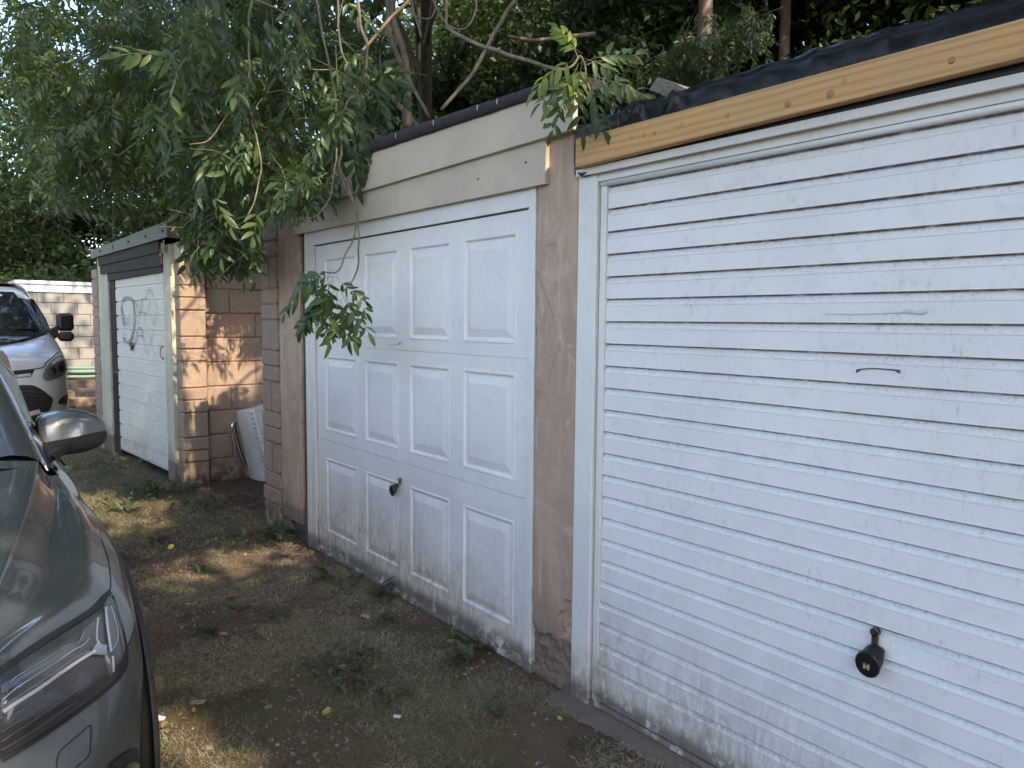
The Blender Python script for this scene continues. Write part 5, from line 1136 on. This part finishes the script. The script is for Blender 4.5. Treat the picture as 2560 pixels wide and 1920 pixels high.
# free-hanging masses: polygons of the photograph give the outline, twigs start inside and droop
def inpoly(x, y, P):
    c_ = False; j = len(P)-1
    for i in range(len(P)):
        if (P[i][1] > y) != (P[j][1] > y) and x < (P[j][0]-P[i][0])*(y-P[i][1])/(P[j][1]-P[i][1])+P[i][0]: c_ = not c_
        j = i
    return c_
BND = [(-200, 420), (60, 440), (200, 462), (300, 470), (372, 462), (400, 560), (430, 610), (560, 612), (590, 480), (650, 470), (705, 440), (745, 345), (805, 335), (850, 240), (900, 225), (1100, 150), (1200, 150)]
def bnd(x):
    for (a_, b_), (c_, d_) in zip(BND, BND[1:]):
        if a_ <= x <= c_: return b_+(d_-b_)*(x-a_)/(c_-a_)
    return 900
def pix(p): d = p-Vector((0, 0, EYE)); z = d.dot(fw); return (1280+FPX*d.dot(rt)/z)/K, (960-FPX*d.dot(up)/z)/K
def mass(P, n, d0, d1, tw=.45, lv=4, sc=.95, store=far_leaves, keep=None):
    xs_ = [p[0] for p in P]; ys_ = [p[1] for p in P]; k = 0; tries = 0
    twb = MB()
    while k < n and tries < n*30:
        tries += 1; x, y = random.uniform(min(xs_), max(xs_)), random.uniform(min(ys_), max(ys_))
        if not inpoly(x, y, P): continue
        if keep and noise.noise(Vector((x*.009, y*.009, 4))) < keep: continue
        a_ = atD(x*K, y*K, random.uniform(d0, d1)); d = Vector((random.gauss(0, .6), random.gauss(0, .6), random.uniform(-1.1, .1))).normalized()*tw*random.uniform(.5, 1.2)
        st_ = a_ - d*.6; path = smooth_path([st_, a_+Vector((0, 0, .02)), a_+d*.5+Vector((0, 0, -.03))], 4)
        y_ = pix(a_+d*.5); k += 1
        if y_[1] > bnd(y_[0])-10: d = d*.4
        path = smooth_path([st_, a_+Vector((0, 0, .02)), a_+d*.5+Vector((0, 0, -.03))], 4)
        twb.tube(path, .0022, 4, .0014, caps=False); grow(path, lv, scale=sc, start=.1, store=store)
    o = twb.build('twigs', mt['twig'], ASH); o['kind'] = 'stuff'
mass([(330, 260), (400, 100), (430, -30), (800, -30), (835, 120), (800, 330), (740, 320), (690, 300), (640, 380), (700, 430), (610, 470), (560, 500), (470, 500), (380, 440)], 50, 3.9, 5.2, lv=3, store=near_leaves, sc=1.25)
mass([(0, -40), (700, -40), (790, 60), (700, 330), (560, 470), (360, 480), (210, 520), (90, 500), (60, 350), (80, 200), (0, 120)], 300, 5.2, 8.2, tw=.6, lv=5, sc=1.0, keep=-.30)
mass([(400, 430), (560, 470), (560, 560), (510, 590), (430, 560), (400, 520)], 26, 4.4, 5.2, store=near_leaves, sc=.9)
mass([(610, 350), (700, 350), (700, 420), (640, 430), (600, 400)], 14, 3.9, 4.3, store=near_leaves, sc=.85, tw=.3)
mass([(1330, 90), (1480, 60), (1640, 20), (1640, 120), (1500, 190), (1420, 150)], 34, 6.8, 7.6, tw=.5, lv=4, sc=.9)
def okleaf(M_):
    t_ = M_ @ Vector((.26, 0, -.05)); x, y = pix(t_); x2, y2 = pix(M_.translation)
    return y < bnd(x)+random.gauss(0, 10) and y2 < bnd(x2)
def trim(L_):
    L_ = [M_ for M_ in L_ if okleaf(M_)]; b_ = lit([tuple(M_ @ Vector((.13, 0, 0))) for M_ in L_], -.10); return [M_ for M_, q in zip(L_, b_) if not q]
near_leaves = trim(near_leaves); far_leaves = trim(far_leaves)
def dist_(M_): return (M_.translation-Vector((0, 0, EYE))).length
near_leaves.sort(key=lambda M_: dist_(M_))
allow = max(0, 300-len(near_first)-len(yl))
for M_ in near_first + near_leaves[:allow]:
    o = bpy.data.objects.new('leaf', random.choice(LM)); col.objects.link(o); o.parent = ASH; o.matrix_world = M_; o.location = M_.translation - WO[ASH.name]
for M_ in yl:
    o = bpy.data.objects.new('leaf', random.choice(LMY)); col.objects.link(o); o.parent = ASH; o.matrix_world = M_; o.location = M_.translation - WO[ASH.name]; o['label'] = 'sunlit yellow-green leaf'
batch('foliage', TPL, near_leaves[allow:], mt['ash'], ASH); batch('foliage', TPLo, far_leaves, mt['ash'], ASH)
hi_crown = clumps((-5.6, 3.4, 6.0), (2.4, 2.0, 1.0), 20, .4, .8)
cloud('crown', hi_crown, 7000, .13, mt['ash'], ASH, .5)

# ------------------------------------------------------------ ground cover
def inlane(x, y): return -12 < x < .6 and -.2 < y < 2.0
GPATCH = [(-6.6, 1.5, .9), (-7.6, 1.3, .7), (-3.1, .85, .4), (-2.6, 1.25, .4), (-8.6, 1.2, .6), (-3.0, 1.35, .35), (-1.9, 1.35, .3), (-2.0, .85, .35)]
def gdens(x, y): return sum(math.exp(-((x-a_)**2+(y-b_)**2)/r**2) for a_, b_, r in GPATCH)
blade = [(np.array([(0, -.5, 0), (0, .5, 0), (.5, .35, .30), (.5, -.35, .30), (1, 0, .32)]), None)]
def blades(name, n, m_, L0, L1, wd, zup, area, dens=None):
    x0_, x1_, y0_, y1_ = area; X_ = rng.uniform(x0_, x1_, n); Y_ = rng.uniform(y0_, y1_, n)
    keep = np.array([noise.noise(Vector((x*2.3, y*2.3, 8)))*1.0+.5*noise.noise(Vector((x*7, y*7, 2))) + (dens(x, y)*.9 if dens else 0) + rng.uniform(-.35, .35) + (0 if dens else .22*noise.noise(Vector((x*1.1, y*1.1, 31)))) > (.10 if dens else .04) for x, y in zip(X_, Y_)])
    X_, Y_ = X_[keep], Y_[keep]; n = len(X_); a_ = rng.uniform(0, 2*pi, n); Ls = rng.uniform(L0, L1, n); zu = rng.uniform(.1, 1, n)*zup
    b_ = a_ + rng.normal(0, .8, n); Zg = np.array([gz(x, y) for x, y in zip(X_, Y_)])+.001
    P0 = np.c_[X_, Y_, Zg]; P1 = P0 + np.c_[np.cos(a_)*Ls*.45, np.sin(a_)*Ls*.45, Ls*zu]; P2 = P1 + np.c_[np.cos(b_)*Ls*.5, np.sin(b_)*Ls*.5, Ls*zu*rng.uniform(-.7, .5, n)]
    side = np.c_[-np.sin(a_), np.cos(a_), np.zeros(n)]*wd
    V = np.stack([P0-side, P0+side, P1+side*.8, P1-side*.8, P2+side*.15, P2-side*.15], 1).reshape(-1, 3)
    F = (np.array([(0, 1, 2, 3), (3, 2, 4, 5)])[None]+(np.arange(n)*6)[:, None, None]).reshape(-1, 4)
    me = mesh_np(name, V, F); me.materials.append(m_); o = bpy.data.objects.new(name, me); link(o); o['kind'] = 'stuff'; return o
blades('dry_grass', 135000, mt['straw'], .012, .050, .0009, .35, (-4.6, -.2, .3, 2.0))
blades('dry_grass', 60000, mt['straw'], .02, .06, .0015, .35, (-11, -4.6, -.2, 2.0))
blades('green_grass', 50000, mt['grass'], .015, .05, .0010, .5, (-4.6, -.2, .3, 1.95), gdens)
blades('green_grass', 46000, mt['grass'], .02, .07, .0013, .6, (-11, -4.6, -.3, 1.95), gdens)
def rock(sd, sub=1):
    bm = bmesh.new(); bmesh.ops.create_icosphere(bm, subdivisions=sub, radius=1)
    for v in bm.verts: v.co *= 1+.55*noise.noise(v.co*1.3+Vector((sd*3.1, 0, 0)))+.2*noise.noise(v.co*3.1+Vector((sd*3.1, 9, 0))); v.co.z *= .6
    v_ = np.array([tuple(v.co) for v in bm.verts]); f_ = np.array([[q.index for q in f.verts] for f in bm.faces]); bm.free(); return v_, f_
RK = [rock(k) for k in range(5)]
def scat(name, n, tpl, m_, s0, s1, area, flat=False, dn=None):
    x0_, x1_, y0_, y1_ = area; L_ = []
    for _ in range(n):
        x, y = random.uniform(x0_, x1_), random.uniform(y0_, y1_)
        if noise.noise(Vector((x*1.7, y*1.7, 12)))+random.uniform(-.35, .35) < -.05: continue
        s_ = s0*(s1/s0)**(random.random()**2.2); L_.append(Matrix.Translation((x, y, gz(x, y)+s_*(.15 if not flat else .1)+.002)) @ Matrix.Rotation(random.uniform(0, 6.3), 4, 'Z') @ Matrix.Rotation(random.gauss(0, .25 if flat else .5), 4, 'X') @ Matrix.Scale(s_, 4))
    return batch(name, tpl, L_, m_, None, smooth=False)
scat('gravel', 12000, RK, mt['stone2'], .003, .013, (-5, -.2, .3, 2.0)); scat('gravel', 5000, RK, mt['stone2'], .004, .016, (-11, -5, -.2, 2.4))
scat('pale_gravel', 1600, RK, mt['stone'], .002, .010, (-5, -.2, .3, 2.0)); scat('pale_gravel', 800, RK, mt['stone'], .004, .012, (-11, -5, -.2, 2.4))
lt = [(np.array([(0, 0, 0), (.35, .28, .12), (.75, .22, .05), (1, 0, .22), (.7, -.25, .1), (.3, -.2, .02)]), np.array([(0, 1, 2, 5), (5, 2, 3, 4)]))]
scat('leaf_litter', 5200, lt, mt['litter'], .006, .026, (-5, -.2, .3, 2.0), True); scat('leaf_litter', 2500, lt, mt['litter'], .01, .03, (-11, -5, -.2, 2.4), True)
tw = MB()
for _ in range(420):
    x, y = random.uniform(-7, -.3), random.uniform(.35, 1.95); a_ = random.uniform(0, 6.3); l_ = random.uniform(.02, .09); z = gz(x, y)+.006
    tw.tube([(x, y, z), (x+cos(a_)*l_*.5, y+sin(a_)*l_*.5, z+.004), (x+cos(a_+.4)*l_, y+sin(a_+.4)*l_, z)], .0009, 4, caps=False)
o = tw.build('twig_litter', mt['twig']); o['kind'] = 'stuff'
# single things on the ground -------------------------------------------------
def gpt(x, y): p = onZ(x, y, 0); return Vector((p.x, p.y, gz(p.x, p.y)))
def zz5(x, y): return (300+x/2.37, 1200+y/2.37)
def zz4(x, y): return (600+x/1.6589, 800+y/1.6589)
def stone_at(px_, s_, label, m_='stone', sq=(1.4, 1, .6)):
    s_ *= .62; p = gpt(*px_); v_, f_ = rock(random.randint(0, 99), 2); v_ = v_*np.array(sq)*s_
    me = mesh_np('stone', v_, f_, True); me.materials.append(mt[m_]); o = bpy.data.objects.new('stone', me); link(o, None, p+Vector((0, 0, s_*.25))); o.rotation_euler = (0, 0, random.uniform(0, 6)); props(o, label, 'stone', 'stones on the dirt')
stone_at(zz5(835, 1182), .022, 'pale rounded stone in the middle of the trodden dirt, near a dry twig')
stone_at(zz5(918, 1122), .012, 'small white pebble just above the pale rounded stone')
stone_at(zz5(460, 1312), .036, 'flat buff stone in the grass near the grey car bumper', sq=(1.5, .8, .35))
stone_at(zz5(880, 1332), .026, 'flat pinkish stone half sunk in the dirt at the lower middle', 'stone2')
stone_at(zz5(610, 915), .034, 'grey flat stone beside a dandelion rosette', sq=(1.3, .8, .4))
stone_at(zz5(600, 1176), .028, 'long flat grey stone in the dirt near the sunlit strip', sq=(1.5, .6, .3))
stone_at(zz4(520, 1230), .034, 'broken white stone by the large dock under the panelled door', sq=(1.3, .9, .8))
stone_at(zz4(1170, 1520), .020, 'pinkish pebble near the foot of the pier between the doors', 'stone2', (1, 1, .9))
stone_at(zz4(88, 1488), .014, 'small pale pebble left of the leafy weed patch')
stone_at(zz4(145, 1448), .010, 'tiny white pebble above the small pale pebble')
stone_at((1558, 1855), .015, 'white chip of stone at the foot of the ribbed door', sq=(1.3, .8, .5)); stone_at((1480, 1795), .020, 'rounded lump below the frame post of the ribbed door', 'stone2')
stone_at(zz5(520, 1580), .026, 'crumpled pale lump at the bottom edge of the picture')
def leaf_at(px_, L_, label, m_='litter', w_=.5, rz_=None):
    p = gpt(*px_); rows = []
    for i in range(7):
        t = i/6; wd = L_*w_*.5*sin(pi*min(.97, t*.92+.06))**.8; rows.append([Vector((L_*(t-.5), wd*k, .35*L_*(t-.5)**2*2+abs(k)**1.5*wd*.6+.004)) for k in (-1, -.5, 0, .5, 1)])
    me = MB().grid(rows).mesh('fallen_leaf', True); me.materials.append(mt[m_]); o = bpy.data.objects.new('fallen_leaf', me); link(o, None, p+Vector((0, 0, .004))); o.rotation_euler = (random.gauss(0, .15), random.gauss(0, .15), rz_ if rz_ is not None else random.uniform(0, 6)); props(o, label, 'leaf', 'fallen leaves')
leaf_at(zz5(652, 712), .075, 'large curled orange-brown leaf above a dandelion rosette', w_=.6)
leaf_at(zz5(490, 602), .045, 'tan leaf lying against the weed in the middle distance')
leaf_at(zz5(995, 448), .055, 'orange-brown leaf at the left foot of the panelled door')
leaf_at(zz5(590, 208), .05, 'brown leaf in the dirt in front of the washing machine gap')
leaf_at(zz5(260, 1475), .045, 'tan leaf below the white scrap near the car bumper')
leaf_at(zz5(1305, 1115), .05, 'pale brown leaf lying on the green weed patch')
leaf_at(zz5(1025, 1218), .028, 'small tan leaf right of the pale rounded stone')
leaf_at(zz5(990, 1062), .03, 'small upright brown leaf left of the green weed patch')
leaf_at(zz5(440, 1380), .04, 'narrow tan leaf on the sunlit grass edge')
leaf_at(zz5(1222, 1395), .050, 'yellow-green fallen leaf in the dry grass at the bottom middle', 'litter_y', .6)
leaf_at(zz4(870, 1340), .055, 'curled tan leaf on the weeds below the right of the panelled door')
leaf_at(zz4(415, 1450), .045, 'tan leaf amid the green patch in the foreground')
leaf_at((1400, 1800), .035, 'small yellow leaf at the foot of the ribbed door frame', 'litter_y')
leaf_at(zz5(745, 447), .03, 'small yellow leaf in the dirt left of the door weeds', 'litter_y')
def scrap(px_, l_, w_, label, r_=0):
    p = gpt(*px_); o = MB().box((-l_/2, -w_/2, .003), (l_/2, w_/2, .003+w_*.5), .0012).build('scrap', mt['paper']); o.location = p; o.rotation_euler = (0, .1, r_); props(o, label, 'litter', 'white scraps on the dirt')
scrap(zz5(228, 1415), .045, .020, 'crumpled white scrap on the sunlit grass by the car', .7); scrap(zz4(652, 1640), .030, .014, 'white scrap at the bottom edge under the door weeds', .9)
scrap(zz5(682, 977), .020, .006, 'short white stick lying in the middle of the dirt', .5); scrap(zz5(403, 735), .028, .007, 'white stick lying nearer the car flank', .9); scrap(zz5(720, 945), .015, .004, 'thin white splinter above the short white stick', -.6)
def twig_at(pts, r, label):
    P = [gpt(*q)+Vector((0, 0, .008+.006*(i % 2))) for i, q in enumerate(pts)]; o = MB().tube(smooth_path(P, 4), r, 5, r*.6).build('dry_twig', mt['twig'], smooth=True); props(o, label, 'twig', 'dry twigs on the dirt')
twig_at([zz5(312, 1158), zz5(450, 1140), zz5(600, 1112), zz5(740, 1105)], .0025, 'long thin dry twig lying across the dirt from the sunlit patch')
twig_at([zz5(580, 1095), zz5(630, 1085), zz5(672, 1065)], .006, 'short thick dark twig just above the long thin twig')
twig_at([zz5(640, 1175), zz5(660, 1210), zz5(720, 1225), zz5(770, 1205)], .003, 'curved dry stem below the long thin twig')
twig_at([zz4(800, 1400), zz4(815, 1440), zz4(812, 1520), zz4(805, 1600)], .003, 'curving dry stem running down from the weeds at the door foot')
twig_at([zz5(540, 668), zz5(620, 630), zz5(700, 600), zz5(760, 585)], .0022, 'straw stalk lying across the middle distance')
twig_at([zz5(362, 245), zz5(430, 248), zz5(465, 280), zz5(450, 300)], .004, 'looped pale stem in the dirt in front of the block wall')
twig_at([zz5(740, 1530), zz5(730, 1580), zz5(720, 1620)], .005, 'short upright brown stick end at the bottom edge')
# weeds ------------------------------------------------------------------------
def weedmesh(L_, W_, up_, jag=0, sd=0):
    r_ = random.Random(sd); rows = []; n_ = 9
    for i in range(n_+1):
        t = i/n_; wd = W_*.5*(sin(pi*min(.985, .12+t*.86))**.75)*(1-.55*jag*(i % 2)); x = L_*(t*cos(up_*(1-t*.6))); z = L_*(sin(up_)*t-.55*sin(up_)*t*t*1.1)
        rows.append([Vector((x - jag*abs(k)*.01, wd*k, z+abs(k)*wd*.35+.006*sin(i*1.7+k)*W_*10)) for k in (-1, -.5, 0, .5, 1)])
    me = MB().grid(rows).mesh('leaf', True); me.materials.append(mt['weed']); return me
WT = {'dock': [weedmesh(.15, .045, .9, 0, 1), weedmesh(.12, .04, .5, 0, 2)], 'dandelion': [weedmesh(.11, .028, .5, 1, 3), weedmesh(.09, .026, .3, 1, 4)], 'herb': [weedmesh(.05, .030, .8, 0, 5), weedmesh(.04, .026, .3, 0, 6)]}
def weed(px_, kind_, n_, sc, label, spread=0, pt=None):
    p = pt or gpt(*px_); T_ = thing('weed', label, 'weed', p, 'weeds in the lane')
    for k in range(n_):
        o = bpy.data.objects.new('leaf', random.choice(WT[kind_])); col.objects.link(o); o.parent = T_
        o.location = (random.gauss(0, spread), random.gauss(0, spread), .002+abs(random.gauss(0, spread*.3))); o.rotation_euler = (random.gauss(0, .25), random.gauss(0, .25)-.1, k*2.4+random.random()); s_ = sc*random.uniform(.45, 1.05); o.scale = (s_, s_, s_)
    return T_
weed(zz4(590, 1150), 'dock', 12, 1.0, 'large grey-green dock growing at the foot of the panelled door, left of centre', .02)
weed(zz4(610, 1240), 'dandelion', 12, 1.0, 'dandelion rosette beside the broken white stone', .03)
weed(zz4(350, 1070), 'dock', 9, .9, 'dock by the door foot nearest the left frame post', .03)
weed(zz4(470, 1080), 'dandelion', 12, .9, 'dandelion clump against the bottom rail left of the large dock', .04)
weed(zz4(940, 1410), 'dock', 13, .95, 'tall dock leaves below the right half of the panelled door', .03)
weed(zz4(870, 1330), 'dandelion', 12, 1.0, 'dandelion clump under the curled tan leaf by the door', .05)
weed(zz4(1010, 1360), 'dock', 6, .8, 'small dock touching the door rail near the right frame post', .02)
weed(zz4(430, 1420), 'herb', 60, 1.0, 'bright green leafy weed patch in the foreground dirt', .075)
weed(zz4(480, 1500), 'herb', 34, .9, 'lower end of the green weed patch, closer to the camera', .06)
weed(zz4(640, 1560), 'herb', 34, .9, 'low green tuft at the lower middle, above the white scrap', .045)
weed(zz4(180, 905), 'herb', 110, 1.25, 'dark ground ivy mound at the left pier of the panelled door', .11)
weed(zz5(740, 340), 'herb', 20, 1.5, 'bright broad-leaved weed left of the dark ivy mound', .07)
weed(zz5(470, 560), 'dandelion', 12, .9, 'dandelion with tan leaf beside it in the middle distance', .02)
weed(zz5(700, 780), 'dandelion', 13, 1.0, 'dandelion rosette below the large curled orange leaf', .02)
weed(zz5(540, 900), 'dandelion', 16, 1.0, 'flat dandelion rosette beside the grey flat stone', .03)
weed(zz5(900, 820), 'dandelion', 14, .9, 'spreading dandelion right of the rosette with dark soil', .05)
weed(zz5(500, 150), 'herb', 70, 1.4, 'nettle-like green patch in front of the block wall', .16)
weed(zz5(410, 60), 'dandelion', 12, 1.6, 'green weed tuft at the foot of the pink block pier', .03)
weed(zz5(230, 70), 'dandelion', 16, 1.9, 'sunlit yellow-green weed clump near the graffitied garage', .06)
weed(zz5(120, 90), 'herb', 60, 1.6, 'low leafy clump left of the sunlit weed', .12)
weed(zz5(40, 180), 'dandelion', 16, 1.8, 'tall weed tuft close to the car flank', .06)
weed(zz5(230, 360), 'dandelion', 10, 1.1, 'small weed on the bare dirt between the car and the gap', .03)
weed((320, 1135), 'dock', 10, 1.0, 'weed clump along the foot of the graffitied door', .08)
weed((395, 1150), 'dock', 12, .9, 'dark weed against the roughcast post of the graffitied garage', .06)
weed((250, 1180), 'herb', 60, 1.3, 'ragged green weeds behind the car door mirror', .15)
weed((1455, 1870), 'dock', 5, .6, 'thin green weed below the ribbed door corner', .02)
weed((1245, 1790), 'herb', 26, .7, 'short grassy tuft in the dry grass below the rendered pier', .04)
weed(zz4(520, 1390), 'herb', 24, .8, 'small leafy weed just above the green patch', .05)
fl_ = thing('dandelion_flower', 'small yellow dandelion flower on a lying stalk in the dirt', 'flower', gpt(*zz5(330, 450)))
p = WO[fl_.name]
MB().tube(smooth_path([p, p+Vector((.03, -.01, .05)), p+Vector((.02, -.03, .075))], 4), .0018, 5).build('stalk', mt['green_twig'], fl_)
MB().lathe(p+Vector((.02, -.03, .075)), (.3, -.5, .8), [(.004, -.004), (.020, .003), (.017, .007), (.006, .008)], 12).build('flower_head', mt['petal'], fl_, smooth=True)
print('TRIS', sum(len(o.data.loop_triangles) or sum(len(p.vertices)-2 for p in o.data.polygons) for o in bpy.data.objects if o.type == 'MESH'), 'OBJ', len(bpy.data.objects))
